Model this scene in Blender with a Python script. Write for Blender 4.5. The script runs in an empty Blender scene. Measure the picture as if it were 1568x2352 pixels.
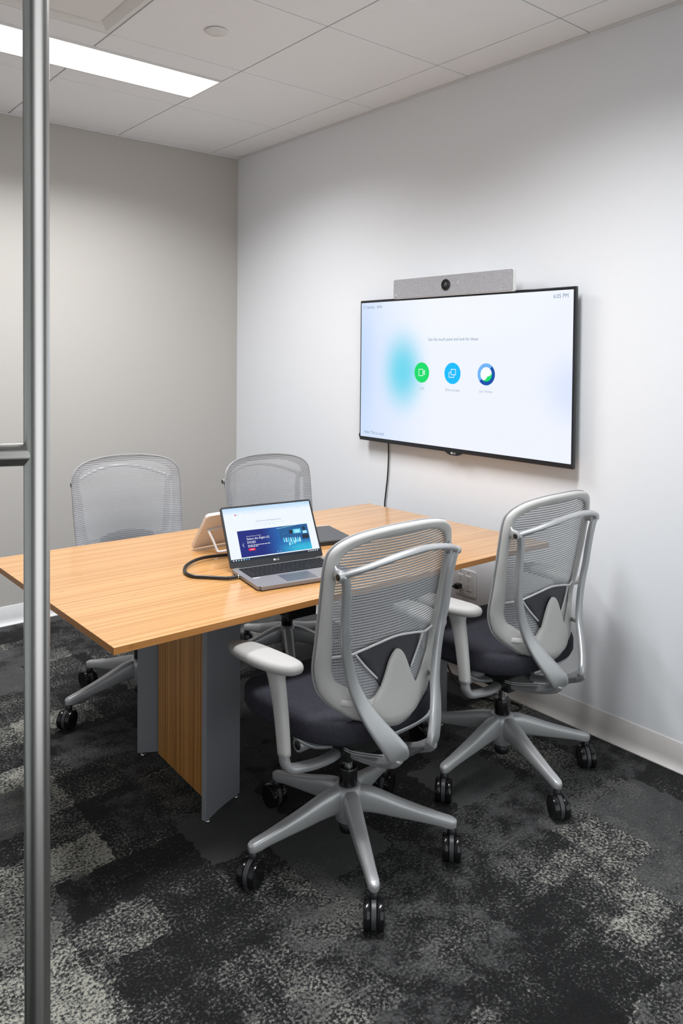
import bpy, bmesh, math, random
from mathutils import Vector, Matrix
random.seed(7)
R = math.radians
S = bpy.context.scene
COL = S.collection

# ------------------------------------------------------------------ camera
H_CAM = 1.4693
F_PX, PX, PY = 1748.6954, 756.072, 853.2479
YAW, PITCH, ROLL = 0.6831, -0.0257, 0.0084
fw = Vector((math.sin(YAW) * math.cos(PITCH), math.cos(YAW) * math.cos(PITCH), math.sin(PITCH)))
rt = Vector((math.cos(YAW), -math.sin(YAW), 0))
up = rt.cross(fw)
r2 = rt * math.cos(ROLL) + up * math.sin(ROLL)
u2 = -rt * math.sin(ROLL) + up * math.cos(ROLL)
cam = bpy.data.cameras.new('camera')
camo = bpy.data.objects.new('camera', cam)
COL.objects.link(camo)
M = Matrix((( r2.x, u2.x, -fw.x, 0), (r2.y, u2.y, -fw.y, 0), (r2.z, u2.z, -fw.z, H_CAM), (0, 0, 0, 1)))
camo.matrix_world = M
cam.sensor_fit = 'AUTO'
cam.sensor_width = 36
cam.lens = F_PX / 2352 * 36
cam.shift_x = (784 - PX) / 2352
cam.shift_y = (PY - 1176) / 2352
cam.clip_start = 0.02
S.camera = camo

# ------------------------------------------------------------------ world and exposure
W = bpy.data.worlds.new('corridor_light')
S.world = W
W.use_nodes = True
W.node_tree.nodes['Background'].inputs[0].default_value = (0.95, 0.97, 1.0, 1)
W.node_tree.nodes['Background'].inputs[1].default_value = 1.4
S.view_settings.view_transform = 'Standard'
S.view_settings.look = 'None'
S.view_settings.gamma = 1.0
S.view_settings.use_curve_mapping = False
S.view_settings.exposure = 0.0
LAMP = 3.0           # glow of the lens of the ceiling fixtures
LAMP_W = 39.0        # power of the lamp behind each lens

# ------------------------------------------------------------------ room size
A_X, B_Y, CEIL = 2.6456, 4.1988, 2.7083
L_X, F_Y = -1.35, -0.15
GX, GY, G = 1.8395, 2.8966, 0.6096

# ------------------------------------------------------------------ material helpers
def newmat(name):
    m = bpy.data.materials.new(name)
    m.use_nodes = True
    return m, m.node_tree, m.node_tree.nodes['Principled BSDF']

def plain(name, col, rough=0.5, metal=0.0, spec=0.5, coat=0.0, bump=None, vary=0.04):
    """procedural plain paint / plastic / metal: slight noise in colour and relief"""
    m, t, b = newmat(name)
    tc = t.nodes.new('ShaderNodeTexCoord')
    n = t.nodes.new('ShaderNodeTexNoise')
    n.inputs['Scale'].default_value = 35
    n.inputs['Detail'].default_value = 3
    t.links.new(tc.outputs['Object'], n.inputs['Vector'])
    mx = t.nodes.new('ShaderNodeMix'); mx.data_type = 'RGBA'
    mx.inputs[6].default_value = tuple(c * (1 - vary) for c in col) + (1,)
    mx.inputs[7].default_value = tuple(min(1, c * (1 + vary)) for c in col) + (1,)
    t.links.new(n.outputs['Fac'], mx.inputs[0])
    t.links.new(mx.outputs[2], b.inputs['Base Color'])
    b.inputs['Roughness'].default_value = rough
    b.inputs['Metallic'].default_value = metal
    b.inputs['Specular IOR Level'].default_value = spec
    b.inputs['Coat Weight'].default_value = coat
    if bump:
        sc, st = bump
        n2 = t.nodes.new('ShaderNodeTexNoise')
        n2.inputs['Scale'].default_value = sc
        n2.inputs['Detail'].default_value = 4
        t.links.new(tc.outputs['Object'], n2.inputs['Vector'])
        bp = t.nodes.new('ShaderNodeBump')
        bp.inputs['Strength'].default_value = st
        bp.inputs['Distance'].default_value = 0.002
        t.links.new(n2.outputs['Fac'], bp.inputs['Height'])
        t.links.new(bp.outputs['Normal'], b.inputs['Normal'])
    return m

def emit(name, col, strength=1.0):
    m, t, b = newmat(name)
    b.inputs['Base Color'].default_value = (0.01, 0.01, 0.01, 1)
    b.inputs['Roughness'].default_value = 0.5
    b.inputs['Specular IOR Level'].default_value = 0.08
    b.inputs['Emission Color'].default_value = tuple(col) + (1,)
    b.inputs['Emission Strength'].default_value = strength
    return m

def math_node(t, op, a=None, b=None, c=None):
    n = t.nodes.new('ShaderNodeMath'); n.operation = op
    for i, v in enumerate((a, b, c)):
        if v is None: continue
        if isinstance(v, (int, float)): n.inputs[i].default_value = v
        else: t.links.new(v, n.inputs[i])
    return n.outputs[0]

def mixc(t, fac, a, b):
    n = t.nodes.new('ShaderNodeMix'); n.data_type = 'RGBA'
    if isinstance(fac, (int, float)): n.inputs[0].default_value = fac
    else: t.links.new(fac, n.inputs[0])
    for i, v in ((6, a), (7, b)):
        if isinstance(v, tuple): n.inputs[i].default_value = v + (1,) if len(v) == 3 else v
        else: t.links.new(v, n.inputs[i])
    return n.outputs[2]

def smooth(t, v, lo, hi):
    n = t.nodes.new('ShaderNodeMapRange'); n.interpolation_type = 'SMOOTHSTEP'
    t.links.new(v, n.inputs[0])
    n.inputs[1].default_value = lo; n.inputs[2].default_value = hi
    return n.outputs[0]

def mapping(t, src, scale=(1, 1, 1), rot=(0, 0, 0), loc=(0, 0, 0)):
    n = t.nodes.new('ShaderNodeMapping')
    n.inputs['Scale'].default_value = scale
    n.inputs['Rotation'].default_value = rot
    n.inputs['Location'].default_value = loc
    t.links.new(src, n.inputs['Vector'])
    return n.outputs[0]

def noise(t, vec, scale, detail=3, rough=0.55):
    n = t.nodes.new('ShaderNodeTexNoise')
    n.inputs['Scale'].default_value = scale
    n.inputs['Detail'].default_value = detail
    n.inputs['Roughness'].default_value = rough
    if vec is not None: t.links.new(vec, n.inputs['Vector'])
    return n.outputs['Fac']

def bamboo(name, light, dark, along, across, rough=0.3, coat=0.3):
    """narrow laminated strips: `along`/`across` are 'X','Y','Z' object axes"""
    m, t, b = newmat(name)
    tc = t.nodes.new('ShaderNodeTexCoord')
    sep = t.nodes.new('ShaderNodeSeparateXYZ')
    t.links.new(tc.outputs['Object'], sep.inputs[0])
    strip = math_node(t, 'FLOOR', math_node(t, 'MULTIPLY', sep.outputs[across], 105.0))
    wn = t.nodes.new('ShaderNodeTexWhiteNoise'); wn.noise_dimensions = '1D'
    t.links.new(strip, wn.inputs['W'])
    al = math_node(t, 'ADD', sep.outputs[along], math_node(t, 'MULTIPLY', wn.outputs['Value'], 7.0))
    cmb = t.nodes.new('ShaderNodeCombineXYZ')
    t.links.new(math_node(t, 'MULTIPLY', al, 3.0), cmb.inputs[0])
    t.links.new(math_node(t, 'MULTIPLY', sep.outputs[across], 420.0), cmb.inputs[1])
    fine = noise(t, cmb.outputs[0], 1.0, 4, 0.6)
    cm2 = t.nodes.new('ShaderNodeCombineXYZ')
    t.links.new(math_node(t, 'MULTIPLY', al, 1.3), cm2.inputs[0])
    t.links.new(math_node(t, 'MULTIPLY', sep.outputs[across], 55.0), cm2.inputs[1])
    broad = noise(t, cm2.outputs[0], 1.0, 2)
    v = math_node(t, 'ADD', math_node(t, 'MULTIPLY', wn.outputs['Value'], 0.25),
                  math_node(t, 'ADD', math_node(t, 'MULTIPLY', fine, 0.60), math_node(t, 'MULTIPLY', broad, 0.28)))
    col = mixc(t, smooth(t, v, 0.35, 0.85), light, dark)
    # short darker node marks across single strips
    cm3 = t.nodes.new('ShaderNodeCombineXYZ')
    t.links.new(math_node(t, 'MULTIPLY', al, 16.0), cm3.inputs[0])
    t.links.new(math_node(t, 'MULTIPLY', strip, 3.7), cm3.inputs[1])
    nd = smooth(t, noise(t, cm3.outputs[0], 1.0, 1), 0.70, 0.76)
    col = mixc(t, math_node(t, 'MULTIPLY', nd, 0.35), col, tuple(c * 0.7 for c in dark))
    t.links.new(col, b.inputs['Base Color'])
    b.inputs['Roughness'].default_value = rough
    b.inputs['Coat Weight'].default_value = coat
    b.inputs['Coat Roughness'].default_value = 0.12
    bp = t.nodes.new('ShaderNodeBump'); bp.inputs['Strength'].default_value = 0.05; bp.inputs['Distance'].default_value = 0.001
    t.links.new(fine, bp.inputs['Height']); t.links.new(bp.outputs['Normal'], b.inputs['Normal'])
    return m

def carpet_mat():
    m, t, b = newmat('carpet')
    tc = t.nodes.new('ShaderNodeTexCoord')
    v = tc.outputs['Object']
    warp = t.nodes.new('ShaderNodeTexNoise'); warp.inputs['Scale'].default_value = 30; warp.inputs['Detail'].default_value = 4
    t.links.new(v, warp.inputs['Vector'])
    wv = t.nodes.new('ShaderNodeVectorMath'); wv.operation = 'SCALE'; wv.inputs['Scale'].default_value = 0.06
    sub = t.nodes.new('ShaderNodeVectorMath'); sub.operation = 'SUBTRACT'; sub.inputs[1].default_value = (0.5, 0.5, 0.5)
    t.links.new(warp.outputs['Color'], sub.inputs[0]); t.links.new(sub.outputs[0], wv.inputs[0])
    add = t.nodes.new('ShaderNodeVectorMath'); add.operation = 'ADD'
    t.links.new(v, add.inputs[0]); t.links.new(wv.outputs[0], add.inputs[1])
    def bricks(vec, w, h, off, loc, rot=0.0):
        n = t.nodes.new('ShaderNodeTexBrick')
        n.offset = off
        n.inputs['Color1'].default_value = (0, 0, 0, 1); n.inputs['Color2'].default_value = (1, 1, 1, 1)
        n.inputs['Mortar Size'].default_value = 0
        n.inputs['Scale'].default_value = 1
        n.inputs['Brick Width'].default_value = w; n.inputs['Row Height'].default_value = h
        t.links.new(mapping(t, vec, loc=loc, rot=(0, 0, rot)), n.inputs['Vector'])
        return n.outputs['Color']
    b1 = bricks(add.outputs[0], 0.50, 0.17, 0.37, (3.1, 2.2, 0))
    b2 = bricks(add.outputs[0], 0.33, 0.22, 0.61, (5.7, 1.3, 0), R(90))
    b3 = bricks(add.outputs[0], 0.30, 0.25, 0.43, (1.9, 4.4, 0))
    big = noise(t, v, 2.6, 3)
    med = noise(t, v, 14, 3, 0.6)
    # how thickly the pale flecks are sown
    dens = math_node(t, 'ADD', math_node(t, 'MULTIPLY', b1, 0.30), math_node(t, 'ADD', math_node(t, 'MULTIPLY', b2, 0.30), math_node(t, 'ADD', math_node(t, 'MULTIPLY', big, 0.45), math_node(t, 'MULTIPLY', med, 0.60))))
    sp = noise(t, v, 125, 4, 0.68)
    # smooth mid grey cut patches with frayed edges
    mid = smooth(t, math_node(t, 'ADD', math_node(t, 'MULTIPLY', b3, 0.45), math_node(t, 'ADD', math_node(t, 'MULTIPLY', med, 0.45), math_node(t, 'MULTIPLY', sp, 0.30))), 0.58, 0.72)
    fine = noise(t, v, 420, 2, 0.7)
    q = math_node(t, 'ADD', math_node(t, 'MULTIPLY', math_node(t, 'SUBTRACT', sp, 0.5), 1.75), math_node(t, 'MULTIPLY', math_node(t, 'SUBTRACT', dens, 0.83), 0.95))
    q = math_node(t, 'ADD', q, math_node(t, 'MULTIPLY', math_node(t, 'SUBTRACT', fine, 0.5), 0.22))
    rp_ = t.nodes.new('ShaderNodeValToRGB'); cr_ = rp_.color_ramp
    stops = [(0.0, (0.008, 0.008, 0.0085)), (0.42, (0.013, 0.013, 0.0135)), (0.52, (0.032, 0.032, 0.032)), (0.60, (0.075, 0.075, 0.073)), (0.70, (0.19, 0.188, 0.172)), (0.82, (0.38, 0.375, 0.32))]
    while len(cr_.elements) < len(stops): cr_.elements.new(0.5)
    for e_, (ps, cl) in zip(cr_.elements, stops): e_.position = ps; e_.color = cl + (1,)
    t.links.new(math_node(t, 'ADD', q, 0.475), rp_.inputs[0])
    grey = mixc(t, smooth(t, fine, 0.3, 0.75), (0.052, 0.052, 0.053), (0.098, 0.098, 0.099))
    col = mixc(t, math_node(t, 'MULTIPLY', mid, 0.80), rp_.outputs[0], grey)
    t.links.new(col, b.inputs['Base Color'])
    b.inputs['Roughness'].default_value = 0.95
    b.inputs['Specular IOR Level'].default_value = 0.1
    b.inputs['Sheen Weight'].default_value = 0.05
    bp = t.nodes.new('ShaderNodeBump'); bp.inputs['Strength'].default_value = 0.7; bp.inputs['Distance'].default_value = 0.004
    t.links.new(math_node(t, 'ADD', fine, math_node(t, 'MULTIPLY', sp, 0.6)), bp.inputs['Height'])
    t.links.new(bp.outputs['Normal'], b.inputs['Normal'])
    return m

def mesh_fabric():
    m, t, b = newmat('chair_mesh')
    uv = t.nodes.new('ShaderNodeUVMap')
    sep = t.nodes.new('ShaderNodeSeparateXYZ'); t.links.new(uv.outputs[0], sep.inputs[0])
    fr = math_node(t, 'FRACT', math_node(t, 'DIVIDE', sep.outputs[1], 0.0078))
    fc = math_node(t, 'FRACT', math_node(t, 'DIVIDE', sep.outputs[0], 0.0042))
    h1 = math_node(t, 'LESS_THAN', fr, 0.62)
    c1 = math_node(t, 'LESS_THAN', fc, 0.42)
    mask = math_node(t, 'MAXIMUM', h1, c1)
    b.inputs['Base Color'].default_value = (0.43, 0.435, 0.455, 1)
    b.inputs['Roughness'].default_value = 0.6
    b.inputs['Specular IOR Level'].default_value = 0.3
    tr = t.nodes.new('ShaderNodeBsdfTransparent')
    mx = t.nodes.new('ShaderNodeMixShader')
    t.links.new(mask, mx.inputs[0]); t.links.new(tr.outputs[0], mx.inputs[1]); t.links.new(b.outputs[0], mx.inputs[2])
    t.links.new(mx.outputs[0], t.nodes['Material Output'].inputs['Surface'])
    return m

def fabric(name, c1, c2, scale=900):
    m, t, b = newmat(name)
    tc = t.nodes.new('ShaderNodeTexCoord')
    n = noise(t, tc.outputs['Object'], scale, 2, 0.7)
    n2 = noise(t, tc.outputs['Object'], 60, 3)
    f = math_node(t, 'ADD', math_node(t, 'MULTIPLY', n, 0.92), math_node(t, 'MULTIPLY', n2, 0.08))
    t.links.new(mixc(t, smooth(t, f, 0.35, 0.65), c1, c2), b.inputs['Base Color'])
    b.inputs['Roughness'].default_value = 0.9
    b.inputs['Specular IOR Level'].default_value = 0.2
    bp = t.nodes.new('ShaderNodeBump'); bp.inputs['Strength'].default_value = 0.3; bp.inputs['Distance'].default_value = 0.001
    t.links.new(n, bp.inputs['Height']); t.links.new(bp.outputs['Normal'], b.inputs['Normal'])
    return m

def brushed(name, col, rough, axis='Z'):
    m, t, b = newmat(name)
    tc = t.nodes.new('ShaderNodeTexCoord')
    sc = {'Z': (400, 400, 3), 'X': (400, 3, 400)}[axis]
    n = noise(t, mapping(t, tc.outputs['Object'], scale=sc), 1.0, 2)
    t.links.new(mixc(t, n, tuple(c * 0.85 for c in col), tuple(min(1, c * 1.1) for c in col)), b.inputs['Base Color'])
    b.inputs['Metallic'].default_value = 1
    rg = math_node(t, 'ADD', rough - 0.03, math_node(t, 'MULTIPLY', n, 0.06))
    t.links.new(rg, b.inputs['Roughness'])
    return m

def screen_mat():
    """meeting-room display: pale blue field with a cyan glow (UV 0..1)"""
    m, t, b = newmat('display_screen')
    uv = t.nodes.new('ShaderNodeUVMap')
    sep = t.nodes.new('ShaderNodeSeparateXYZ'); t.links.new(uv.outputs[0], sep.inputs[0])
    def blob(cx, cy, rx, ry):
        dx = math_node(t, 'DIVIDE', math_node(t, 'SUBTRACT', sep.outputs[0], cx), rx)
        dy = math_node(t, 'DIVIDE', math_node(t, 'SUBTRACT', sep.outputs[1], cy), ry)
        d = math_node(t, 'SQRT', math_node(t, 'ADD', math_node(t, 'MULTIPLY', dx, dx), math_node(t, 'MULTIPLY', dy, dy)))
        n = t.nodes.new('ShaderNodeMapRange'); n.interpolation_type = 'SMOOTHERSTEP'
        t.links.new(d, n.inputs[0]); n.inputs[1].default_value = 1; n.inputs[2].default_value = 0
        return n.outputs[0]
    col = mixc(t, smooth(t, sep.outputs[0], 0.0, 0.45), (0.66, 0.77, 0.98), (0.86, 0.90, 1.0))
    col = mixc(t, math_node(t, 'MULTIPLY', blob(0.55, 1.0, 0.7, 0.5), 0.6), col, (0.93, 0.96, 1.0))
    col = mixc(t, math_node(t, 'MULTIPLY', blob(1.02, 0.42, 0.2, 0.32), 0.6), col, (0.62, 0.72, 0.98))
    col = mixc(t, math_node(t, 'MULTIPLY', blob(0.0, 0.5, 0.12, 0.8), 0.5), col, (0.48, 0.66, 0.96))
    col = mixc(t, blob(0.245, 0.50, 0.17, 0.42), col, (0.16, 0.68, 0.86))
    t.links.new(col, b.inputs['Emission Color'])
    b.inputs['Emission Strength'].default_value = 1.0
    b.inputs['Base Color'].default_value = (0.01, 0.01, 0.012, 1)
    b.inputs['Roughness'].default_value = 0.35
    b.inputs['Specular IOR Level'].default_value = 0.2
    return m

def banner_mat():
    """web banner on the laptop: deep blue fading to a teal meeting-room picture"""
    m, t, b = newmat('laptop_banner')
    uv = t.nodes.new('ShaderNodeUVMap')
    sep = t.nodes.new('ShaderNodeSeparateXYZ'); t.links.new(uv.outputs[0], sep.inputs[0])
    x, y = sep.outputs[0], sep.outputs[1]
    col = mixc(t, smooth(t, x, 0.3, 0.62), (0.006, 0.016, 0.20), (0.012, 0.12, 0.42))
    fl = math_node(t, 'MULTIPLY', smooth(t, x, 0.45, 0.85), smooth(t, y, 0.45, 0.12))
    col = mixc(t, fl, col, (0.03, 0.48, 0.72))
    wall = math_node(t, 'MULTIPLY', smooth(t, x, 0.57, 0.585), smooth(t, y, 0.40, 0.55))
    col = mixc(t, math_node(t, 'MULTIPLY', wall, 0.75), col, (0.012, 0.10, 0.26))
    n = noise(t, mapping(t, uv.outputs[0], scale=(26, 9, 1)), 1.0, 3)
    col = mixc(t, math_node(t, 'MULTIPLY', smooth(t, n, 0.5, 0.8), math_node(t, 'MULTIPLY', smooth(t, x, 0.5, 0.7), 0.6)), col, (0.02, 0.22, 0.45))
    t.links.new(col, b.inputs['Emission Color'])
    b.inputs['Emission Strength'].default_value = 1.0
    b.inputs['Base Color'].default_value = (0.01, 0.01, 0.01, 1)
    b.inputs['Specular IOR Level'].default_value = 0.08
    return m

def page_mat():
    m, t, b = newmat('laptop_page')
    uv = t.nodes.new('ShaderNodeUVMap')
    sep = t.nodes.new('ShaderNodeSeparateXYZ'); t.links.new(uv.outputs[0], sep.inputs[0])
    col = mixc(t, smooth(t, sep.outputs[1], 0.84, 1.0), (0.86, 0.92, 1.0), (0.52, 0.74, 0.97))
    t.links.new(col, b.inputs['Emission Color'])
    b.inputs['Emission Strength'].default_value = 1.0
    b.inputs['Base Color'].default_value = (0.01, 0.01, 0.01, 1)
    b.inputs['Specular IOR Level'].default_value = 0.08
    return m

def glass_mat():
    """thin clear architectural glass: passes light straight through, mirrors a little at grazing angles"""
    m, t, b = newmat('clear_glass')
    tr = t.nodes.new('ShaderNodeBsdfTransparent'); tr.inputs[0].default_value = (0.94, 0.97, 0.955, 1)
    gl_ = t.nodes.new('ShaderNodeBsdfGlossy'); gl_.inputs['Roughness'].default_value = 0.0
    fr = t.nodes.new('ShaderNodeFresnel'); fr.inputs[0].default_value = 1.45
    mx = t.nodes.new('ShaderNodeMixShader')
    t.links.new(fr.outputs[0], mx.inputs[0]); t.links.new(tr.outputs[0], mx.inputs[1]); t.links.new(gl_.outputs[0], mx.inputs[2])
    t.links.new(mx.outputs[0], t.nodes['Material Output'].inputs['Surface'])
    return m

def speaker_cloth():
    m, t, b = newmat('speaker_cloth')
    tc = t.nodes.new('ShaderNodeTexCoord')
    n = noise(t, mapping(t, tc.outputs['Object'], scale=(600, 600, 300)), 1.0, 2)
    t.links.new(mixc(t, smooth(t, n, 0.3, 0.7), (0.27, 0.27, 0.29), (0.42, 0.42, 0.44)), b.inputs['Base Color'])
    b.inputs['Roughness'].default_value = 0.85
    return m

MAT = dict(
    wall=plain('white_wall_paint', (0.785, 0.795, 0.82), 0.75, bump=(220, 0.08), vary=0.01),
    taupe=plain('taupe_wall_paint', (0.50, 0.475, 0.445), 0.75, bump=(220, 0.08), vary=0.01),
    tile=plain('ceiling_tile', (0.92, 0.93, 0.95), 0.9, bump=(500, 0.25), vary=0.015),
    tbar=plain('ceiling_grid', (0.40, 0.39, 0.385), 0.6),
    trimw=plain('white_trim', (0.72, 0.71, 0.71), 0.5),
    base=plain('rubber_base', (0.62, 0.595, 0.575), 0.45),
    base2=plain('rubber_base_white', (0.80, 0.80, 0.80), 0.45),
    carpet=carpet_mat(),
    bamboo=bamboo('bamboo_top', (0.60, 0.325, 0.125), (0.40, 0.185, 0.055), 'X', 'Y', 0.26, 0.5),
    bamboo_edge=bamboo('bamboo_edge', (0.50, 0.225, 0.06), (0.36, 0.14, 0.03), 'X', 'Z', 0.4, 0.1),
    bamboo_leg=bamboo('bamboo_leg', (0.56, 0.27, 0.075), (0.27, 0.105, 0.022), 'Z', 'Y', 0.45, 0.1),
    powder=plain('grey_powder_coat', (0.21, 0.216, 0.235), 0.5, bump=(900, 0.15)),
    silver=plain('silver_paint', (0.43, 0.435, 0.445), 0.34, metal=0.5, vary=0.03),
    alu=plain('base_aluminium', (0.50, 0.505, 0.515), 0.38, metal=0.4, bump=(1200, 0.06), vary=0.03),
    plastic=plain('light_grey_plastic', (0.49, 0.482, 0.468), 0.5, bump=(900, 0.05), vary=0.02),
    pad=plain('armrest_pad', (0.36, 0.352, 0.34), 0.6, bump=(900, 0.1), vary=0.02),
    black=plain('black_plastic', (0.012, 0.012, 0.013), 0.35, vary=0.15),
    gloss=plain('black_gloss', (0.008, 0.008, 0.009), 0.16, vary=0.1),
    dark=plain('dark_grey_plastic', (0.05, 0.05, 0.055), 0.4, vary=0.1),
    chrome=plain('chrome', (0.75, 0.75, 0.76), 0.12, metal=1.0),
    wire=plain('pale_wire', (0.62, 0.62, 0.62), 0.4),
    seat=fabric('seat_fabric', (0.014, 0.014, 0.019), (0.050, 0.049, 0.064)),
    lumbar=plain('lumbar_pad', (0.045, 0.043, 0.052), 0.6, vary=0.1),
    mesh=mesh_fabric(), meshedge=plain('mesh_piping', (0.30, 0.30, 0.31), 0.8, bump=(600, 0.6), vary=0.15),
    steel=brushed('brushed_steel', (0.62, 0.61, 0.585), 0.30),
    steelx=brushed('brushed_steel_bar', (0.48, 0.47, 0.445), 0.27, 'X'),
    tvframe=plain('display_bezel', (0.012, 0.013, 0.016), 0.28, vary=0.1),
    screen=screen_mat(), banner=banner_mat(), page=page_mat(),
    glass=glass_mat(), cloth=speaker_cloth(),
    whitep=plain('white_plastic', (0.80, 0.79, 0.78), 0.4, vary=0.02),
    beige=plain('touch_panel_back', (0.78, 0.725, 0.68), 0.4, vary=0.02),
    deck=plain('laptop_metal', (0.27, 0.262, 0.272), 0.38, metal=0.5, vary=0.04),
    lid=plain('laptop_bezel', (0.012, 0.0125, 0.015), 0.45, vary=0.1),
    keycap=plain('keycap', (0.008, 0.008, 0.010), 0.6, spec=0.25, vary=0.1),
    track=plain('laptop_trackpad', (0.12, 0.12, 0.135), 0.3, metal=0.4, vary=0.04),
    lamp=emit('lamp_diffuser', (1.0, 0.995, 0.985), LAMP),
    text=emit('screen_text', (0.20, 0.30, 0.43), 0.9),
    textlite=emit('screen_text_pale', (0.36, 0.48, 0.60), 0.9),
    textpale=emit('screen_print_pale', (0.66, 0.74, 0.82), 0.95),
    green=emit('icon_green', (0.0, 0.72, 0.14), 1.0),
    cyan=emit('icon_cyan', (0.0, 0.50, 1.0), 1.0),
    sky=emit('icon_sky_blue', (0.16, 0.46, 0.95), 1.0),
    navy=emit('icon_navy', (0.0, 0.075, 0.40), 1.0),
    white_e=emit('screen_white', (0.95, 0.97, 1.0), 1.0),
    red_e=emit('screen_red', (0.80, 0.01, 0.07), 1.0),
    dark_e=emit('screen_dark', (0.012, 0.022, 0.045), 1.0),
    teal_e=emit('screen_teal', (0.10, 0.62, 0.86), 1.0),
    aqua_e=emit('screen_aqua', (0.40, 0.80, 0.95), 1.0),
    mark=plain('silver_print', (0.7, 0.7, 0.72), 0.4),
)

# ------------------------------------------------------------------ object helpers
def link(name, me, mat=None, parent=None, smooth_=False):
    o = bpy.data.objects.new(name, me)
    COL.objects.link(o)
    if mat is not None and not me.materials:
        me.materials.append(MAT[mat] if isinstance(mat, str) else mat)
    if parent is not None: o.parent = parent
    if smooth_:
        for p in me.polygons: p.use_smooth = True
    return o

def empty(name, loc=(0, 0, 0), rz=0.0):
    o = bpy.data.objects.new(name, None)
    o.empty_display_size = 0.1
    COL.objects.link(o)
    o.location = loc; o.rotation_euler = (0, 0, rz)
    return o

def tag(o, label=None, cat=None, group=None, kind=None):
    if label: o['label'] = label
    if cat: o['category'] = cat
    if group: o['group'] = group
    if kind: o['kind'] = kind
    return o

def me_from(name, verts, faces, uvs=None):
    me = bpy.data.meshes.new(name)
    me.from_pydata([tuple(v) for v in verts], [], faces)
    if uvs:
        l = me.uv_layers.new(name='UVMap')
        for p in me.polygons:
            for li in p.loop_indices:
                l.data[li].uv = uvs[me.loops[li].vertex_index]
    me.update()
    return me

def fix_normals(me):
    bm = bmesh.new(); bm.from_mesh(me)
    bmesh.ops.recalc_face_normals(bm, faces=bm.faces)
    bm.to_mesh(me); bm.free()

def box_me(name, lo, hi, bevel=0.0, seg=2):
    bm = bmesh.new()
    bmesh.ops.create_cube(bm, size=1)
    for v in bm.verts:
        v.co = Vector([lo[i] + (v.co[i] + 0.5) * (hi[i] - lo[i]) for i in range(3)])
    if bevel:
        bmesh.ops.bevel(bm, geom=bm.edges[:], offset=bevel, segments=seg, affect='EDGES', profile=0.6)
    me = bpy.data.meshes.new(name); bm.to_mesh(me); bm.free()
    return me

def box(name, lo, hi, mat, parent=None, bevel=0.0, seg=2):
    return link(name, box_me(name, lo, hi, bevel, seg), mat, parent, smooth_=False)

def catmull(pts, n=6, closed=False):
    pts = [Vector(p) for p in pts]; out = []
    N = len(pts)
    rng = range(N) if closed else range(N - 1)
    for i in rng:
        if closed: p0, p1, p2, p3 = pts[(i - 1) % N], pts[i], pts[(i + 1) % N], pts[(i + 2) % N]
        else: p0, p1, p2, p3 = pts[max(i - 1, 0)], pts[i], pts[i + 1], pts[min(i + 2, N - 1)]
        for k in range(n):
            s = k / n
            out.append(0.5 * ((2 * p1) + (p2 - p0) * s + (2 * p0 - 5 * p1 + 4 * p2 - p3) * s * s + (3 * p1 - p0 - 3 * p2 + p3) * s ** 3))
    if not closed: out.append(pts[-1])
    return out

def sweep_me(name, pts, dims, hints, nsec=12, power=2.0, closed=False):
    """sweep a superellipse: dims (a along side, b along normal) and hints (normal direction), one per point or constant"""
    n = len(pts); pts = [Vector(p) for p in pts]
    if not isinstance(dims, list): dims = [dims] * n
    if not isinstance(hints, list): hints = [hints] * n
    verts, faces = [], []
    for i in range(n):
        if closed: t = pts[(i + 1) % n] - pts[(i - 1) % n]
        else: t = pts[min(i + 1, n - 1)] - pts[max(i - 1, 0)]
        t.normalize()
        h = Vector(hints[i]); nr = (h - t * h.dot(t)).normalized(); sd = t.cross(nr)
        a, b = dims[i]
        for k in range(nsec):
            an = 2 * math.pi * k / nsec
            c, s = math.cos(an), math.sin(an)
            e = 2.0 / power
            verts.append(pts[i] + sd * (a * math.copysign(abs(c) ** e, c)) + nr * (b * math.copysign(abs(s) ** e, s)))
    m = n if closed else n - 1
    for i in range(m):
        for k in range(nsec):
            a0 = i * nsec + k; a1 = i * nsec + (k + 1) % nsec
            b0 = ((i + 1) % n) * nsec + k; b1 = ((i + 1) % n) * nsec + (k + 1) % nsec
            faces.append((a0, a1, b1, b0))
    if not closed:
        faces.append(tuple(range(nsec - 1, -1, -1)))
        faces.append(tuple((n - 1) * nsec + k for k in range(nsec)))
    me = me_from(name, verts, faces); fix_normals(me)
    return me

def resample(vals, n):
    """linear resample a list of tuples to n entries"""
    out = []
    for i in range(n):
        s = i * (len(vals) - 1) / (n - 1); k = min(int(s), len(vals) - 2); f = s - k
        out.append(tuple(a * (1 - f) + b * f for a, b in zip(vals[k], vals[k + 1])))
    return out

def tube(name, pts, r, mat, parent=None, n=6, nsec=10, hint=None):
    p = catmull(pts, n) if n > 1 else [Vector(q) for q in pts]
    d = (p[-1] - p[0]).normalized()
    h = hint or (Vector((0, 0, 1)) if abs(d.z) < 0.8 else Vector((1, 0, 0)))
    rr = [(r, r)] * len(p) if not isinstance(r, list) else resample([(q, q) for q in r], len(p))
    return link(name, sweep_me(name, p, rr, h, nsec), mat, parent, True)

def lathe_me(name, prof, nseg=24, axis='Z'):
    verts, faces = [], []
    for r, z in prof:
        for k in range(nseg):
            a = 2 * math.pi * k / nseg
            v = (r * math.cos(a), r * math.sin(a), z)
            if axis == 'X': v = (v[2], v[0], v[1])
            if axis == 'Y': v = (v[0], v[2], v[1])
            verts.append(v)
    for i in range(len(prof) - 1):
        for k in range(nseg):
            faces.append((i * nseg + k, i * nseg + (k + 1) % nseg, (i + 1) * nseg + (k + 1) % nseg, (i + 1) * nseg + k))
    faces.append(tuple(range(nseg - 1, -1, -1)))
    faces.append(tuple((len(prof) - 1) * nseg + k for k in range(nseg)))
    me = me_from(name, verts, faces); fix_normals(me)
    return me

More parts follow.
